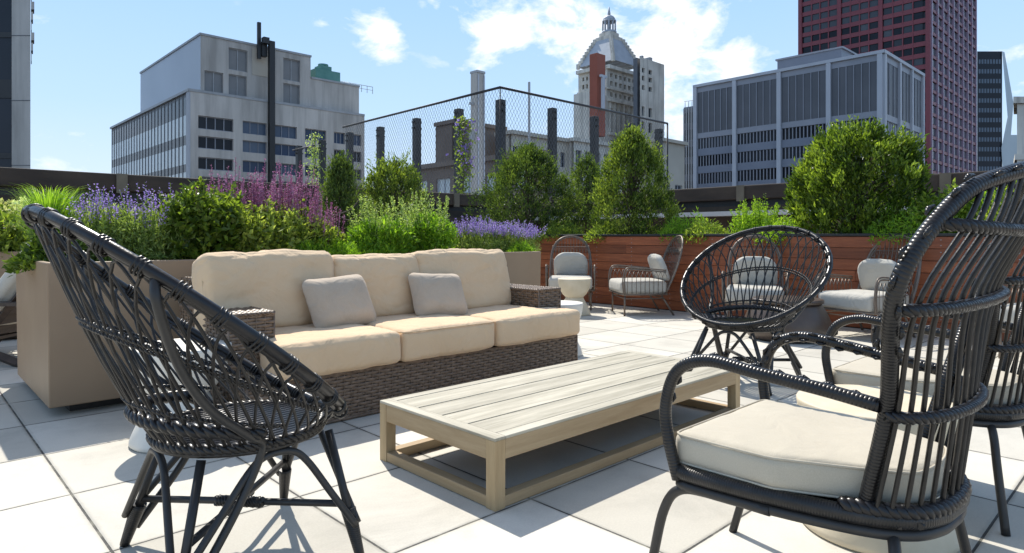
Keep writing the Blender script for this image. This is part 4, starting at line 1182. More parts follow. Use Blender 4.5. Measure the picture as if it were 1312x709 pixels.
def window(parent, O, u, a0, a1, z0, z1, nrm, depth, mat, panes=1, fm='steel', bars=0, blind=None):
    """glazing with frame at the back of an opening; equal sizes share one mesh"""
    key = (round(a1-a0, 2), round(z1-z0, 2), tuple(u), mat, panes, fm, bars)
    O, u, nrm = V(O), V(u), V(nrm); c_ = V((O.x, O.y, 0)) + u*a0 + V((0,0,z0)) - nrm*depth
    W, Hh = a1-a0, z1-z0
    if key in _wc:
        g, f = _wc[key]; o = g.copy(); COL.objects.link(o); o.parent = parent; o.location = c_ - parent.location
        if f: f2 = f.copy(); COL.objects.link(f2); f2.parent = o
        return o
    m = MB(); m.quad([V((0,0,0)), u*W, u*W+V((0,0,Hh)), V((0,0,Hh))], rnd=.5)
    o = m.build('window', M[mat], parent); o.location = c_ - parent.location; f = None
    if panes or fm:
        t = min(.12, W*.05, Hh*.05) if W < 4 else .12; m = MB()
        def bar(a, b, c2, d):
            q = [u*a+V((0,0,c2))+nrm*.10, u*b+V((0,0,c2))+nrm*.10, u*b+V((0,0,d))+nrm*.10, u*a+V((0,0,d))+nrm*.10]; q2 = [p - nrm*.09 for p in q]
            m.quad(q); 
            for k in range(4): m.quad([q[k], q[(k+1)%4], q2[(k+1)%4], q2[k]])
        bar(0, W, 0, t); bar(0, W, Hh-t, Hh)
        for k in range(panes+1):
            x = W*k/panes; bar(max(0, x-t/2), min(W, x+t/2), t*1.01, Hh-t*1.01)
        f = m.build('window_frame', M[fm], o)
    _wc[key] = (o, f); return o
def slab_box(parent, name, x0, x1, y0, y1, z0, z1, mat):
    m = MB(); m.bx(x0, x1, y0, y1, z0, z1); o = m.build(name, M[mat]); o.parent = parent; o.location = -V(parent.location); return o
def part(parent, m, name, mat):
    o = m.build(name, M[mat]); o.parent = parent; o.location = -V(parent.location); return o

# ---- left concrete building with glass wing
e = empty('office_building', 'concrete office block with glass fin facade and black flue, left of the fence', 'building', (31, 95, ZC))
C1 = at_depth(244, 117, 88); bx0, by0, bz = C1.x, C1.y, C1.z
bx1 = on_y(467, 149, by0).x; by1 = on_x(143, 170, bx0).y
def z_on_y(u, v, Y): return on_y(u, v, Y).z
# concrete front of the base: windows in groups read off at the near corner
ops = []; W = bx1-bx0
fl = [(on_y(256,165,by0).z, on_y(256,148,by0).z), (on_y(256,190,by0).z, on_y(256,174,by0).z), (on_y(256,217,by0).z, on_y(256,201,by0).z)]
dz = fl[0][0]-fl[1][0]; fl += [(fl[2][0]-dz*k, fl[2][1]-dz*k) for k in range(1, 5)]
grp = [(254,299), (311,342), (352.5,380.5), (391,418), (428,442), (449,463)]
for (ua, ub) in grp:
    a, b = on_y(ua, 200, by0).x-bx0, on_y(ub, 200, by0).x-bx0
    for (p, q) in fl: ops.append((a, b, p, q))
m = MB(); wall_open(m, (bx0, by0, 0), (1,0,0), W, ZC, bz, ops, (0,-1,0), .5); part(e, m, 'front_wall', 'conc')
for i, (a, b, p, q) in enumerate(ops): window(e, (bx0, by0, 0), (1,0,0), a, b, p, q, (0,-1,0), .45, 'glassb' if (i//7 in (1,2,3) or i % 7 == 0) and i != 0 else 'glassd', (4 if i < 7 else 3), 'fin')
# glass wing to the left (plane x = bx0)
Wg = by1-by0; nf = 26
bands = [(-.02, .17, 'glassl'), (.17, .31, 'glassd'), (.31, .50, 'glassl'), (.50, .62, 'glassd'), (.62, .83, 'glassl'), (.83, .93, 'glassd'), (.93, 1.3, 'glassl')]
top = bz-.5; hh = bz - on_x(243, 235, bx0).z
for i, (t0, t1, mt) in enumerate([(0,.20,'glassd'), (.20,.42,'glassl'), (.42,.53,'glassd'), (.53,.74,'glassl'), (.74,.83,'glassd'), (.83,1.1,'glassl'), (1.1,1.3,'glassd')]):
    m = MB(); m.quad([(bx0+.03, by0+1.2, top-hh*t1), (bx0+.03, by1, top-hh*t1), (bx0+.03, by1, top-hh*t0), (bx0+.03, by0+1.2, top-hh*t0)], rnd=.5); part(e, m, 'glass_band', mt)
for k in range(nf):
    m = MB(); y = by0+1.6+(Wg-1.8)*k/(nf-1); m.bx(bx0-.03, bx0+.04, y-.13, y+.13, ZC, bz-.05); part(e, m, 'facade_fin', 'louver')
slab_box(e, 'corner_pier', bx0-.2, bx0+.8, by0+.02, by0+1.2, ZC, bz, 'pier')
slab_box(e, 'roof_slab', bx0-.3, bx1, by0-.1, by1, bz, bz+.35, 'steel')
m = MB(); m.bx(bx0+.02, bx0+.8, by0+1.2, by1, bz-.5, bz-.01); part(e, m, 'fascia', 'louver')
slab_box(e, 'core_block', bx0+.9, bx1-.05, by0+.6, by1-.1, ZC, bz-.02, 'conc')
m = MB(); m.quad([(bx1, by0, ZC), (bx1, by1, ZC), (bx1, by1, bz), (bx1, by0, bz)]); part(e, m, 'side_wall', 'conc')
# upper storeys
C2 = on_y(257, 45, by0+1.4); ux0, uy0, uz = C2.x, C2.y, C2.z
ux1 = on_y(398, 74, uy0).x; uy1 = on_x(180, 97, ux0).y
ux2 = on_y(460, 112, uy0).x; uz2 = on_y(460, 112, uy0).z
wins = [(293,317,63,91,1), (262,286,92,122,2), (293,316,96.5,127,2), (363,384.5,76,104,2), (363,384,108,137,2), (389,409.5,113,140,2)]
ops = []
for (ua, ub, va, vb, n) in wins:
    p, q = on_y((ua+ub)/2, vb, uy0), on_y((ua+ub)/2, va, uy0); ops.append((on_y(ua,100,uy0).x-ux0, on_y(ub,100,uy0).x-ux0, p.z, q.z))
ops1 = [o for o in ops if o[1] < ux1-ux0]; ops2 = [(a-(ux1-ux0), b-(ux1-ux0), c_, d) for a, b, c_, d in ops if o is None or b > ux1-ux0]
ops1 = [o for o in ops if o[1] <= (ux1-ux0)]
m = MB(); wall_open(m, (ux0, uy0, 0), (1,0,0), ux1-ux0, bz, uz, ops1, (0,-1,0), .4); part(e, m, 'upper_wall', 'conc')
for o_ in ops1: window(e, (ux0, uy0, 0), (1,0,0), *o_, (0,-1,0), .35, 'shutter', 2, 'steel')
m = MB(); wall_open(m, (ux1, uy0, 0), (1,0,0), ux2-ux1, bz, uz2, [(a, b, c_, d) for a, b, c_, d in ops2 if a > 0], (0,-1,0), .4); part(e, m, 'upper_wall', 'conc')
for a, b, c_, d in ops2:
    if a > 0: window(e, (ux1, uy0, 0), (1,0,0), a, b, c_, d, (0,-1,0), .35, 'shutter', 2, 'steel')
m = MB(); m.quad([(ux0, uy1, bz), (ux0, uy0, bz), (ux0, uy0, uz), (ux0, uy1, uz)]); part(e, m, 'panelled_side', 'conc2')
slab_box(e, 'upper_core', ux0+.5, ux1, uy0+.5, uy1, bz, uz-.01, 'conc'); slab_box(e, 'upper_core', ux1, ux2, uy0+.5, uy0+18, bz, uz2-.01, 'conc')
slab_box(e, 'upper_roof', ux0-.15, ux1+.1, uy0-.15, uy1, uz, uz+.3, 'steel')
slab_box(e, 'upper_roof', ux1+.1, ux2+.1, uy0-.15, uy0+18, uz2, uz2+.3, 'steel')
for k in range(4):
    y = uy0 + (uy1-uy0)*(.42+.15*k); slab_box(e, 'vent_slot', ux0-.35, ux0-.02, y, y+4.0, bz+.4, bz+1.5, 'black')
slab_box(e, 'tan_panel', on_y(323,100,uy0).x, on_y(345,100,uy0).x, uy0-.06, uy0+.3, on_y(330,97,uy0).z, on_y(330,63,uy0).z, 'beige')
# flue
fx = on_y(349, 100, by0-.6).x; m = MB(); zt = on_y(349, 53, by0-.6).z
m.bx(fx-.45, fx+.35, by0-.75, by0-.05, -10, zt); m.bx(fx-1.3, fx-.46, by0-.7, by0+.2, zt-.5, zt+.4); part(e, m, 'flue', 'black')
m = MB(); xx = on_y(334, 40, by0).x; m.bx(xx-.28, xx+.2, by0+.3, by0+.7, uz-2, on_y(334, 28, by0).z); m.bx(xx+.22, xx+1.0, by0, by0+.8, uz-1.6, uz+.5); part(e, m, 'flue_top', 'black')
# green cooling tower and rail
e2 = empty('cooling_tower', 'green rooftop cooling tower on the right shoulder of the concrete block', 'cooling tower', (on_y(414, 100, uy0+4).x, uy0+4, uz2+.3))
m = MB(); m.bx(-2.1, 2.3, -1.5, 1.5, 0, 2.2); m.build('casing', M['copper'], e2); m = MB(); m.bx(-1.0, 1.0, -1.0, 1.0, 2.21, 3.0); m.lathe([(.8, 3.01), (.85, 3.4)], n=16); m.build('fan_stack', M['copper'], e2)
m = MB()
for k in range(7): m.tube([(2.8+k*1.1, 0, 0), (2.8+k*1.1, 0, 1.2)], .05, 5)
m.tube([(2.8, 0, 1.2), (9.4, 0, 1.2)], .05, 5); m.tube([(2.8, 0, .6), (9.4, 0, .6)], .04, 5); m.build('guard_rail', M['steel'], e2)

# ---- grey block on the right
CR = at_depth(1131, 68.6, 100); rx, ry, rz_ = CR.x, CR.y, CR.z
e = empty('office_building', 'wide grey office block with pale piers and dark louvred top floors', 'building', (rx, ry, ZC))
ryE = on_x(889, 111, rx).y; rxE = on_y(1182, 103, ry).x
slab_box(e, 'core_block', rx+.6, rxE-.1, ry+.6, ryE-.1, ZC, rz_-.5, 'steel')
def office_face(O, u, nrm, W, piers, zt, z_l, rows, ncol, along):
    O, u, nrm = V(O), V(u), V(nrm)
    def bxx(m, a0, a1, z0, z1, d0, d1):
        p = V((O.x, O.y, 0)) + u*a0 + nrm*d0; q = V((O.x, O.y, 0)) + u*a1 + nrm*d1
        m.bx(min(p.x,q.x), max(p.x,q.x), min(p.y,q.y), max(p.y,q.y), z0, z1)
    for a in piers: m = MB(); bxx(m, a-.36, a+.36, ZC, zt, -.3, .35); part(e, m, 'pier', 'pier')
    m = MB(); bxx(m, -.3, W, zt, zt+.5, -.5, .4); part(e, m, 'cornice', 'pier')
    for a, b in zip(piers[:-1], piers[1:]):
        m = MB(); bxx(m, a+.37, b-.37, z_l, zt-1.0, -.28, -.05); lo = part(e, m, 'louvre_panel', 'louver')
        m = MB(); n = ncol
        for k in range(1, n): x = a+.37+(b-a-.74)*k/n; bxx(m, x-.055, x+.055, z_l, zt-1.0, -.04, .08)
        part(e, m, 'louvre_fin', 'fin')
        m = MB(); bxx(m, a+.37, b-.37, zt-.999, zt-.01, -.28, .02); part(e, m, 'head_beam', 'fin'); m = MB(); bxx(m, a+.37, b-.37, z_l-1.0, z_l-.01, -.28, .04); part(e, m, 'spandrel', 'fin')
        z = z_l-1.01
        for r_ in range(rows):
            z1 = z; z0 = z-1.95
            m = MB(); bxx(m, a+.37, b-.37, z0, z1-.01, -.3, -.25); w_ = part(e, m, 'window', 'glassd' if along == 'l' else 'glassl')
            m = MB()
            for k in range(0, 2*n+1): x = a+.4+(b-a-.8)*k/(2*n); bxx(m, x-.075, x+.075, z0, z1-.01, -.24, -.08)
            f_ = part(e, m, 'window_frame', 'fin'); f_.parent = w_; f_.location = (0,0,0)
            m = MB(); bxx(m, a+.37, b-.37, z0-1.35, z0-.01, -.28, .02); part(e, m, 'spandrel', 'spand')
            z = z0-1.36
Wl = ryE-ry
pl_u = [1131, 1062, 998.5, 941.5, 890.5]
piers = [on_x(u, 150, rx).y-ry for u in pl_u]; piers[0] = .36; piers[-1] = Wl-.36
zl = on_x(1131, 141, rx).z
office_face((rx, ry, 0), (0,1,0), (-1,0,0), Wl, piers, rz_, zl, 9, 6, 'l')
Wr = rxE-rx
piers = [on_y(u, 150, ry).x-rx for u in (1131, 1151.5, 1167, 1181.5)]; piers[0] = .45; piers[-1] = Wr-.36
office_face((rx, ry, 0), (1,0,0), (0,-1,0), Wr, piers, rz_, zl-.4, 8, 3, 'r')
a, b = on_x(1078, 62, rx+8), on_x(996, 72, rx+8)
slab_box(e, 'penthouse', rx+8, rx+24, a.y, b.y, rz_, a.z, 'spand'); slab_box(e, 'penthouse_roof', rx+7.8, rx+24.2, a.y-.3, b.y+.3, a.z, a.z+.3, 'fin')
# annexe at its left end
e = empty('office_building', 'narrow grey annexe at the left end of the wide grey office block', 'building', (rx+6, ryE, ZC))
a = on_x(876, 138, rx+4); slab_box(e, 'wall', rx+4, rx+26, ryE+.3, a.y, ZC, a.z, 'spand')
for k in range(9):
    m = MB(); m.bx(rx+3.85, rx+3.99, ryE+.8, a.y-.3, a.z-3.2-k*3.4, a.z-1.2-k*3.4); w_ = part(e, m, 'window', 'glassd')
m = MB()
for k in range(8): y = ryE+.6+(a.y-ryE-.8)*k/7; m.bx(rx+3.7, rx+3.84, y-.12, y+.12, ZC, a.z-.3)
part(e, m, 'facade_fin', 'steel')
m = MB()
for k in range(6): y = ryE+.6+(a.y-ryE-.8)*k/5; m.tube([(rx+4.2, y, a.z), (rx+4.2, y, a.z+1.2)], .06, 5)
m.tube([(rx+4.2, ryE+.5, a.z+1.2), (rx+4.2, a.y, a.z+1.2)], .06, 5); part(e, m, 'roof_rail', 'steel')

# ---- red tower
CT = at_depth(1191.5, 100, 175); tx, ty = CT.x, CT.y
e = empty('red_tower', 'very tall dark red steel office tower running out of the top of the picture', 'skyscraper', (tx, ty, ZC))
tyE = on_x(1024, 100, tx).y; txE = on_y(1250, 100, ty).x; TH = 120
slab_box(e, 'core_block', tx+.6, txE-.05, ty+.6, tyE-.05, ZC, TH, 'darkglass')
FH = 3.15; nfl = int((TH-ZC)/FH); Wl = tyE-ty; Wr = txE-tx
def rep_box(parent, name, mat, d, pts):
    m = MB(); m.box((0,0,0), d); first = None
    for p in pts:
        if first is None: first = m.build(name, M[mat], parent); o_ = first
        else: o_ = first.copy(); COL.objects.link(o_)
        o_.location = V(p) - V(parent.location)
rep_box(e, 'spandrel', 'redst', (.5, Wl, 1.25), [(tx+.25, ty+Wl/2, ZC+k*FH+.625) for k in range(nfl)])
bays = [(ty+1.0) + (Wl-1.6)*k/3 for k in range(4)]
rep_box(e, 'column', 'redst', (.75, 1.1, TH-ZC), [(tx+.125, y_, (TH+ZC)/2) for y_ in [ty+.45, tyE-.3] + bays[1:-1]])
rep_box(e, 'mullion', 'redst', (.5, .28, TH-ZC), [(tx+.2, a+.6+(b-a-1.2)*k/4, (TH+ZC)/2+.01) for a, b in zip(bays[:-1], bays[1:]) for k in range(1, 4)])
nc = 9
rep_box(e, 'lit_mullion', 'redlit', (.50, .85, TH-ZC), [(tx+.95+(Wr-1.1)*k/nc, ty+.07, (TH+ZC)/2+.02) for k in range(nc+1)])  # mullions coloured lighter to stand for light falling on this face
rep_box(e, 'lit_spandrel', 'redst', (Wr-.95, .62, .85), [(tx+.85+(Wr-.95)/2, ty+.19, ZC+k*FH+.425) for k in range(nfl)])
# windows: the lowest-in-view hundred as single parts, the rest as one
n_ = 0; rest = MB()
for k in range(nfl):
    z = ZC + k*FH + 1.36
    for a, b in zip(bays[:-1], bays[1:]):
        for j in range(4):
            y0 = a+.6+(b-a-1.2)*j/4+.16; y1 = a+.6+(b-a-1.2)*(j+1)/4-.16
            if 38 < z < 68 and n_ < 100:
                m = MB(); m.bx(tx+.3, tx+.42, y0, y1, z, z+FH-1.38); part(e, m, 'window', 'glassd'); n_ += 1
            else: rest.bx(tx+.3, tx+.42, y0, y1, z, z+FH-1.38)
    for j in range(nc):
        x0 = tx+.95+(Wr-1.1)*j/nc+.34; x1 = tx+.95+(Wr-1.1)*(j+1)/nc-.34
        rest.bx(x0, x1, ty+.2, ty+.4, z-.24, z+FH-1.38)
o = part(e, rest, 'window', 'glassd'); o['kind'] = 'stuff'

# ---- far towers right
a = at_depth(1252, 66, 240); b = at_depth(1284, 66, 240)
e = empty('glass_tower', 'dark grey glass tower to the right of the red tower', 'skyscraper', (a.x, a.y, ZC))
d1 = (b-a); n1 = V((b.x, b.y, 0)).normalized(); 
def prism(parent, name, pts, z0, z1, mat):
    m = MB(); n = len(pts)
    for k in range(n): m.quad([(pts[k].x, pts[k].y, z0), (pts[(k+1)%n].x, pts[(k+1)%n].y, z0), (pts[(k+1)%n].x, pts[(k+1)%n].y, z1), (pts[k].x, pts[k].y, z1)])
    m.quad([(p.x, p.y, z1) for p in pts]); return part(parent, m, name, mat)
prism(e, 'shaft', [a, b, b+n1*20, a+n1*20], ZC, a.z, 'darkglass')
m = MB(); u1 = d1.normalized()
for k in range(26):
    z = a.z-3-k*3.6
    for j in range(8):
        p = a+u1*(d1.length*(.06+.115*j)); q = p+u1*d1.length*.075
        m.quad([(p.x-n1.x*.05, p.y-n1.y*.05, z-1.6), (q.x-n1.x*.05, q.y-n1.y*.05, z-1.6), (q.x-n1.x*.05, q.y-n1.y*.05, z), (p.x-n1.x*.05, p.y-n1.y*.05, z)])
o = part(e, m, 'window', 'glassb'); o['kind'] = 'stuff'
# pale blue folded edge
m = MB(); P0 = [at_depth(1284,66,239.5), at_depth(1291,150,239.5), at_depth(1283,190,239.5), at_depth(1285,225,239.5)]; P1 = [at_depth(1287,67,239.9), at_depth(1298.5,132,239.9), at_depth(1294,190,239.9), at_depth(1294,225,239.9)]
for k in range(3): m.quad([P0[k+1], P1[k+1], P1[k], P0[k]]); m.quad([P1[k+1], P1[k+1]+n1*18, P1[k]+n1*18, P1[k]])
part(e, m, 'folded_edge', 'glassl')
a = at_depth(1294, 173, 300); b = at_depth(1312, 173, 300)
e = empty('glass_tower', 'small pale blue tower far off between the dark tower and the stone column', 'skyscraper', (a.x, a.y, ZC)); prism(e, 'shaft', [a, b, b+n1*20, a+n1*20], ZC, a.z, 'glassl')
a = at_depth(1303, 133, 90); b = at_depth(1322, 133, 90); u1 = (b-a).normalized(); n1 = V((a.x, a.y, 0)).normalized()
e = empty('stone_building', 'edge of an old cream stone facade at the far right edge', 'building', (a.x, a.y, ZC)); prism(e, 'wall', [a, b, b+n1*10, a+n1*10], ZC, a.z, 'lime')
c0_ = a-u1*.5; prism(e, 'cornice', [c0_-n1*.5, b-n1*.5, b+n1*10, c0_+n1*10], a.z, a.z+.9, 'lime'); prism(e, 'cornice', [c0_-n1*.3+u1*.2, b-n1*.3, b+n1*9, c0_+n1*9], a.z-7.8, a.z-7.0, 'lime')

# ---- dark tower on the left edge
a = at_depth(15, 60, 60); b = at_depth(39, 60, 60)
e = empty('dark_tower', 'dark glass tower with a grey stone pier at the left edge of the picture', 'skyscraper', (a.x, a.y, ZC))
u1 = (b-a); u1.z = 0; Wd = u1.length; u1.normalize(); n1 = V((b.x, b.y, 0)).normalized()
prism(e, 'stone_pier', [a, b, b+n1*8, a+n1*8], ZC, 60, 'conc')
g0 = a-u1*12+n1*.3; g1 = a+n1*.3; prism(e, 'glass_wall', [g0, g1, g1+n1*8, g0+n1*8], ZC, 60, 'darkglass')
for k in range(7):
    z = -3+k*5.6; q0 = g0-n1*.12; q1 = g1-n1*.12; prism(e, 'spandrel', [q0, q1, q1+n1*.1, q0+n1*.1], z, z+.5+1.2*(k % 2), 'black')
for k in range(4):
    z = 1.5+k*6.0; q0 = a-n1*.04; q1 = b-n1*.04; prism(e, 'joint', [q0, q1, q1+n1*.03, q0+n1*.03], z, z+.06, 'louver')
for k in range(7):
    z = 17.2+k*.95; c1 = b+u1*.05; c2 = b+u1*(.12+.12*((k*7) % 3)); prism(e, 'carved_ornament', [c1, c2, c2+n1*1.5, c1+n1*1.5], z, z+.72, 'conc')

# ---- stone tower with pyramid and lantern
D = 210.0
tc = at_depth(777, 81.5, D)
e = empty('stone_tower', 'old stone tower with stepped pyramid roof and domed lantern', 'skyscraper', (tc.x, tc.y, ZC))
txe = on_y(819, 88, tc.y).x; tye = on_x(741, 94, tc.x).y
wx, wy = txe-tc.x, tye-tc.y
def zz(v, u=777): return at_depth(u, v, D).z
def tower_face(O, u, nrm, W):
    ops = []; cols = [.08+.135*k for k in range(7)]
    for k, (v0, v1) in enumerate(((108.5,102.5), (97.8,92.6), (122.5,117))):
        for c_ in cols[:6]: ops.append((W*c_+W*.03, W*(c_+.105), zz(v0), zz(v1)))
    for c_ in cols[:6]: ops.append((W*c_+W*.02, W*(c_+.115), zz(168), zz(137)))
    for r_ in range(5):
        for c_ in cols[:6]: ops.append((W*c_+W*.03, W*(c_+.105), zz(186+r_*12), zz(179+r_*12)))
    m = MB(); wall_open(m, O, u, W, ZC, zz(85), ops, nrm, 1.4); part(e, m, 'wall', 'lime')
    for o_ in ops: window(e, O, u, *o_, nrm, 1.2, 'glassd', 1, 'slate')
    O, u, nrm = V(O), V(u), V(nrm)
    for v0, v1, d in ((88,83.5,1.3), (114,112,.7), (130,127,1.2), (173,170,1.2)):
        m = MB(); p = V((O.x,O.y,0))-u*d*.0+nrm*d; q = V((O.x,O.y,0))+u*W-nrm*.1; m.bx(min(p.x,q.x), max(p.x,q.x), min(p.y,q.y), max(p.y,q.y), zz(v0), zz(v1)); part(e, m, 'cornice', 'lime')
    for k in range(7):  # pilasters
        m = MB(); a_ = W*(.075+.138*k); p = V((O.x,O.y,0))+u*(a_-W*.012)+nrm*.7; q = V((O.x,O.y,0))+u*(a_+W*.012)+nrm*.01; m.bx(min(p.x,q.x), max(p.x,q.x), min(p.y,q.y), max(p.y,q.y), zz(169.9), zz(130.1)); part(e, m, 'pilaster', 'lime')
tower_face((tc.x, tc.y, 0), (0,1,0), (-1,0,0), wy)
tower_face((tc.x, tc.y, 0), (1,0,0), (0,-1,0), wx)
slab_box(e, 'core_block', tc.x+1.6, txe, tc.y+1.6, tye, ZC, zz(85)-.1, 'lime')
# stepped pyramid
cx_, cy_ = tc.x+wx/2, tc.y+wy/2; D = cx_*CB + cy_*SB; z0, z1 = zz(87), zz(51.5); h0 = (wx+wy)/4*.99; h1 = h0*.40
m = MB(); nst = 9
for k in range(nst):
    t0 = k/nst; hs = h0+(h1-h0)*t0; hs2 = h0+(h1-h0)*((k+.9)/nst); zA_, zB = z0+(z1-z0)*t0, z0+(z1-z0)*(k+1)/nst
    for (sx, sy, tx_, ty_) in ((-1,-1,1,-1), (1,-1,1,1), (1,1,-1,1), (-1,1,-1,-1)):
        m.quad([(cx_+sx*hs, cy_+sy*hs, zA_), (cx_+tx_*hs, cy_+ty_*hs, zA_), (cx_+tx_*hs2, cy_+ty_*hs2, zB), (cx_+sx*hs2, cy_+sy*hs2, zB)], rnd=.5)
part(e, m, 'pyramid_roof', 'slate')
for k in range(nst):   # corner steps
    hs = h0+(h1-h0)*(k/nst)
    for sx, sy in ((-1,-1), (1,-1), (-1,1)):
        m = MB(); m.box((cx_+sx*hs, cy_+sy*hs, z0+(z1-z0)*(k+.3)/nst), (.9, .9, 1.7)); part(e, m, 'corner_step', 'lime')
m = MB(); m.bx(cx_-h1*1.1, cx_+h1*1.1, cy_-h1*1.1, cy_+h1*1.1, z1-.6, z1+.6); m.bx(cx_-h1*.8, cx_+h1*.8, cy_-h1*.8, cy_+h1*.8, z1+.61, zz(43.5)); part(e, m, 'lantern_base', 'lime')
zb = zz(43.5); zt = zz(20); zm = zz(27)
m = MB(); rr = 2.2
for k in range(10):
    a = 2*pi*k/10; m.tube([(cx_+rr*cos(a), cy_+rr*sin(a), zb), (cx_+rr*cos(a), cy_+rr*sin(a), zm)], .26, 6)
m.lathe([(rr*1.15, zb), (rr*1.15, zb+.7)], (cx_, cy_, 0), 20); m.lathe([(rr*1.1, zm-.5), (rr*1.1, zm)], (cx_, cy_, 0), 20); m.lathe([(rr*.3, zb), (rr*.3, zm)], (cx_, cy_, 0), 12); part(e, m, 'lantern', 'slate')
m = MB(); m.lathe([(rr*cos(t*pi/2*.98), zm+(zt-zm)*sin(t*pi/2)) for t in [k/8 for k in range(9)]], (cx_, cy_, 0), 24); m.lathe([(.5, zt), (.5, zt+.8), (.1, zt+3)], (cx_, cy_, 0), 8); part(e, m, 'dome', 'slate')
# lower left shoulder
D = 210.0; s0 = at_depth(757, 118, D-6); slab_box(e, 'shoulder', s0.x-1, s0.x+10, s0.y, on_x(735, 118, s0.x-1).y, ZC, s0.z, 'lime')
# slab beside it
a = at_depth(820, 73, 200); b2 = on_y(851, 77, a.y)
e = empty('stone_building', 'plain pale slab tower standing against the right side of the stone tower', 'skyscraper', (a.x, a.y, ZC))
ops = []; W = b2.x-a.x
for (ua, ub) in ((822.5, 826), (831, 835.5)):
    for (va, vb) in ((95,89), (105,99), (117,111)):
        ops.append(tuple(on_y(ua,100,a.y).x*0 + q for q in (on_y(ua,100,a.y).x-a.x, on_y(ub,100,a.y).x-a.x, on_y(830,va,a.y).z, on_y(830,vb,a.y).z)))
    ops.append((on_y(ua,100,a.y).x-a.x, on_y(ub,100,a.y).x-a.x, on_y(830,150,a.y).z, on_y(830,138,a.y).z)); ops.append((on_y(ua,100,a.y).x-a.x, on_y(ub,100,a.y).x-a.x, on_y(830,170,a.y).z, on_y(830,157,a.y).z))
m = MB(); wall_open(m, (a.x, a.y, 0), (1,0,0), W, ZC, a.z, ops, (0,-1,0), .8); part(e, m, 'wall', 'lime')
for o_ in ops: window(e, (a.x, a.y, 0), (1,0,0), *o_, (0,-1,0), .7, 'glassd', 1, 'slate')
slab_box(e, 'side_wall', a.x-.0, a.x+W, a.y+1, a.y+2.5, ZC, a.z-.1, 'louver')
m = MB(); m.bx(a.x+W*.3, a.x+W*.36, a.y+2, a.y+3, a.z, a.z+1.6); m.bx(a.x+W*.62, a.x+W*.72, a.y+2, a.y+4, a.z, a.z+1.9); part(e, m, 'roof_vent', 'steel')

# ---- low buildings behind the fence
def low_building(label, u0, u1_, vt, z, mat, rows, ncols, wmat='glassd', cor=True, face='y', dp=14, name='low_building'):
    if face == 'y':
        a = at_depth(u0, vt, z); b = on_y(u1_, vt, a.y); O, ud, nr, W = (a.x, a.y, 0), (1,0,0), (0,-1,0), b.x-a.x
    else:
        a = at_depth(u1_, vt, z); b = on_x(u0, vt, a.x); O, ud, nr, W = (a.x, a.y, 0), (0,1,0), (-1,0,0), b.y-a.y
    e = empty(name, label, 'building', (a.x, a.y, ZC)); ops = []
    for (dz0, dz1) in rows:
        for k in range(ncols):
            c_ = W*(k+.5)/ncols; w = W/ncols*.30; ops.append((c_-w, c_+w, a.z-dz1, a.z-dz0))
    m = MB(); wall_open(m, O, ud, W, ZC, a.z, ops, nr, .35); part(e, m, 'wall', mat)
    for o_ in ops: window(e, O, ud, *o_, nr, .3, wmat, 2, 'pier')
    if face == 'y': slab_box(e, 'core_block', a.x+.01, b.x-.01, a.y+.5, a.y+dp, ZC, a.z-.05, mat)
    else: slab_box(e, 'core_block', a.x+.5, a.x+dp, a.y+.01, b.y-.01, ZC, a.z-.05, mat)
    if cor:
        m = MB()
        if face == 'y': m.bx(a.x-.3, b.x+.3, a.y-.5, a.y+dp, a.z, a.z+.5)
        else: m.bx(a.x-.5, a.x+dp, a.y-.3, b.y+.3, a.z, a.z+.5)
        part(e, m, 'cornice', mat)
    return e
low_building('brown brick building with pale windows behind the left run of the mesh fence', 500, 690, 199, 60, 'brown', ((1.2, 3.0), (4.4, 6.4), (8, 10)), 6, 'glassl', True, 'x', 2)
low_building('grey roof house on the brown brick building, right beside the grey pylon', 582, 645, 158, 84, 'brown', (), 1, face='y', dp=4)
low_building('long pale arcaded building seen through the right run of the mesh fence', 655, 735, 172, 85, 'beige', ((1.5, 3.6), (6, 9.5), (12, 15.5)), 8, 'glassd', True, 'y', 3)
low_building('pale stone building at the foot of the stone tower', 735, 836, 181, 92, 'lime', ((1.2, 3.2), (5.5, 8.5), (10.5, 13.5)), 9, 'glassd', True, 'y', 4)
low_building('small cream building with heavy cornice left of the grey annexe', 846, 877, 181, 100, 'beige', ((6.5, 8.8), (10.6, 12.6)), 2, 'glassd', True, 'y', 4)

# ================================================================== SKY, SUN, CAMERA
w = bpy.data.worlds.new('World'); scene.world = w; w.use_nodes = True; nt = w.node_tree
bg = nt.nodes['Background']; out = nt.nodes['World Output']
EL = radians(50.3); AZ = atan2(.28, .78)
sky = nt.nodes.new('ShaderNodeTexSky'); sky.sky_type = 'NISHITA'; sky.sun_disc = False
sky.sun_elevation = EL; sky.sun_rotation = AZ; sky.air_density = 1.0; sky.dust_density = .6; sky.ozone_density = 1.6
tc_ = nt.nodes.new('ShaderNodeTexCoord'); gen = tc_.outputs['Generated']
def vdir(u, v):
    r = (u-U0)/F_PX; d = V((CB + r*SB, SB - r*CB, -(v-V0)/F_PX)); return d.normalized()
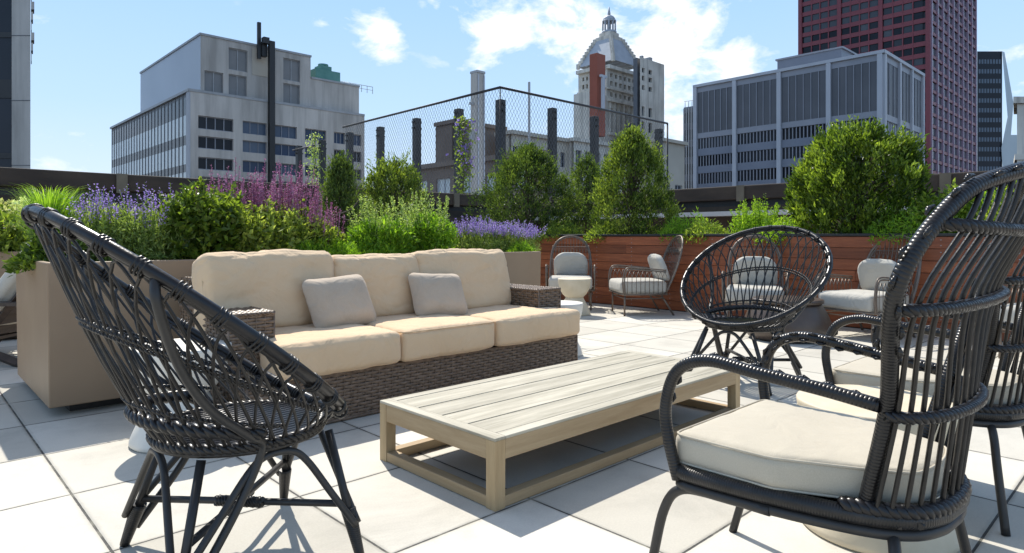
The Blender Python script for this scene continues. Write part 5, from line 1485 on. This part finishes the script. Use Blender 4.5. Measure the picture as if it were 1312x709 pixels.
# clouds: noise on direction, gathered round a few directions in the sky
nz = nt.nodes.new('ShaderNodeTexNoise'); nz.inputs['Scale'].default_value = 10.5; nz.inputs['Detail'].default_value = 9; nz.inputs['Roughness'].default_value = .62; nz.inputs['Distortion'].default_value = .25
mp = nt.nodes.new('ShaderNodeMapping'); mp.inputs['Scale'].default_value = (1, 1, 1.9); mp.inputs['Location'].default_value = (3.1, .7, 0)
L(nt, gen, mp.inputs[0]); L(nt, mp.outputs[0], nz.inputs['Vector'])
mask = None
nrmv = nt.nodes.new('ShaderNodeVectorMath'); nrmv.operation = 'NORMALIZE'; L(nt, gen, nrmv.inputs[0])
for (u, v, su, amp) in ((405, 42, 16, .75), (485, 45, 34, .95), (640, 32, 58, .95), (560, 15, 40, .45), (755, 28, 85, 1.0), (855, 66, 90, 1.05), (920, 90, 45, .85), (945, 25, 35, .5), (1010, 5, 28, .55), (870, 150, 40, .7), (1260, 10, 45, .5), (-300, 60, 260, .5), (1700, -60, 300, .6), (700, -350, 300, .5)):
    d = vdir(u, v); dp = nt.nodes.new('ShaderNodeVectorMath'); dp.operation = 'DOT_PRODUCT'; L(nt, nrmv.outputs[0], dp.inputs[0]); dp.inputs[1].default_value = d
    rr = (su/F_PX)**2*.75
    g = mathn(nt, 'MULTIPLY', mathn(nt, 'EXPONENT', mathn(nt, 'DIVIDE', mathn(nt, 'SUBTRACT', dp.outputs['Value'], 1.0), rr)), amp)
    mask = g if mask is None else mathn(nt, 'MAXIMUM', mask, g)
den = mathn(nt, 'ADD', mathn(nt, 'MULTIPLY', mathn(nt, 'SUBTRACT', nz.outputs['Fac'], .5), 1.7), mathn(nt, 'MULTIPLY', mathn(nt, 'SUBTRACT', mask, .55), .66))
cl = ramp(nt, den, [(-.0, 0.0), (.14, .40), (.24, .80), (.40, 1.0)])
cl2 = mathn(nt, 'MULTIPLY', cl, mathn(nt, 'MINIMUM', mathn(nt, 'MULTIPLY', mask, 3.0), 1.0))
cc = ramp(nt, nz.outputs['Fac'], [(.35, (1.0, 1.0, 1.0)), (.7, (.86, .88, .92))])
ccm = mixc(nt, 1.0, cc, (5.9, 5.95, 6.05), 'MULTIPLY')
hs = nt.nodes.new('ShaderNodeHueSaturation'); hs.inputs['Saturation'].default_value = .6; L(nt, sky.outputs[0], hs.inputs['Color']); skc = hs.outputs[0]
# thin bright veil low down, as in the photograph
sep = nt.nodes.new('ShaderNodeSeparateXYZ'); L(nt, nrmv.outputs[0], sep.inputs[0])
zc_ = mathn(nt, 'MAXIMUM', sep.outputs[2], 0.0)
grad = ramp(nt, mathn(nt, 'DIVIDE', zc_, .5), [(0.0, (.74,.85,.97)), (.35, (.50,.71,.97)), (1.0, (.27,.52,.92))])
grad = mixc(nt, 1.0, grad, (5.4, 5.4, 5.4), 'MULTIPLY')
low = mathn(nt, 'MULTIPLY', mathn(nt, 'SUBTRACT', .8, zc_, clamp=True), 2.86, clamp=True)
skc = mixc(nt, low, skc, grad)
L(nt, mixc(nt, cl2, skc, ccm), bg.inputs[0]); bg.inputs[1].default_value = .135

sun = bpy.data.lights.new('sun', 'SUN'); sun.energy = 3.6; sun.angle = radians(.53); sun.color = (1, .95, .86)
so = bpy.data.objects.new('sun', sun); COL.objects.link(so)
sd = V((.28, .78, 1.0)).normalized(); so.rotation_euler = sd.to_track_quat('Z', 'Y').to_euler()

cam = bpy.data.cameras.new('camera'); co = bpy.data.objects.new('camera', cam); COL.objects.link(co)
cam.sensor_fit = 'HORIZONTAL'; cam.sensor_width = 36; cam.lens = F_PX/1312*36
cam.shift_y = -(354.5-V0)/1312; cam.clip_start = .05; cam.clip_end = 4000
co.location = (0, 0, CAM_H); co.rotation_euler = (pi/2, 0, -(pi/2-TB))
scene.camera = co
vs = scene.view_settings; vs.view_transform = 'Standard'; vs.look = 'None'; vs.exposure = .70; vs.gamma = 1; vs.use_curve_mapping = False
scene.cycles.max_bounces = 8; scene.cycles.transparent_max_bounces = 4
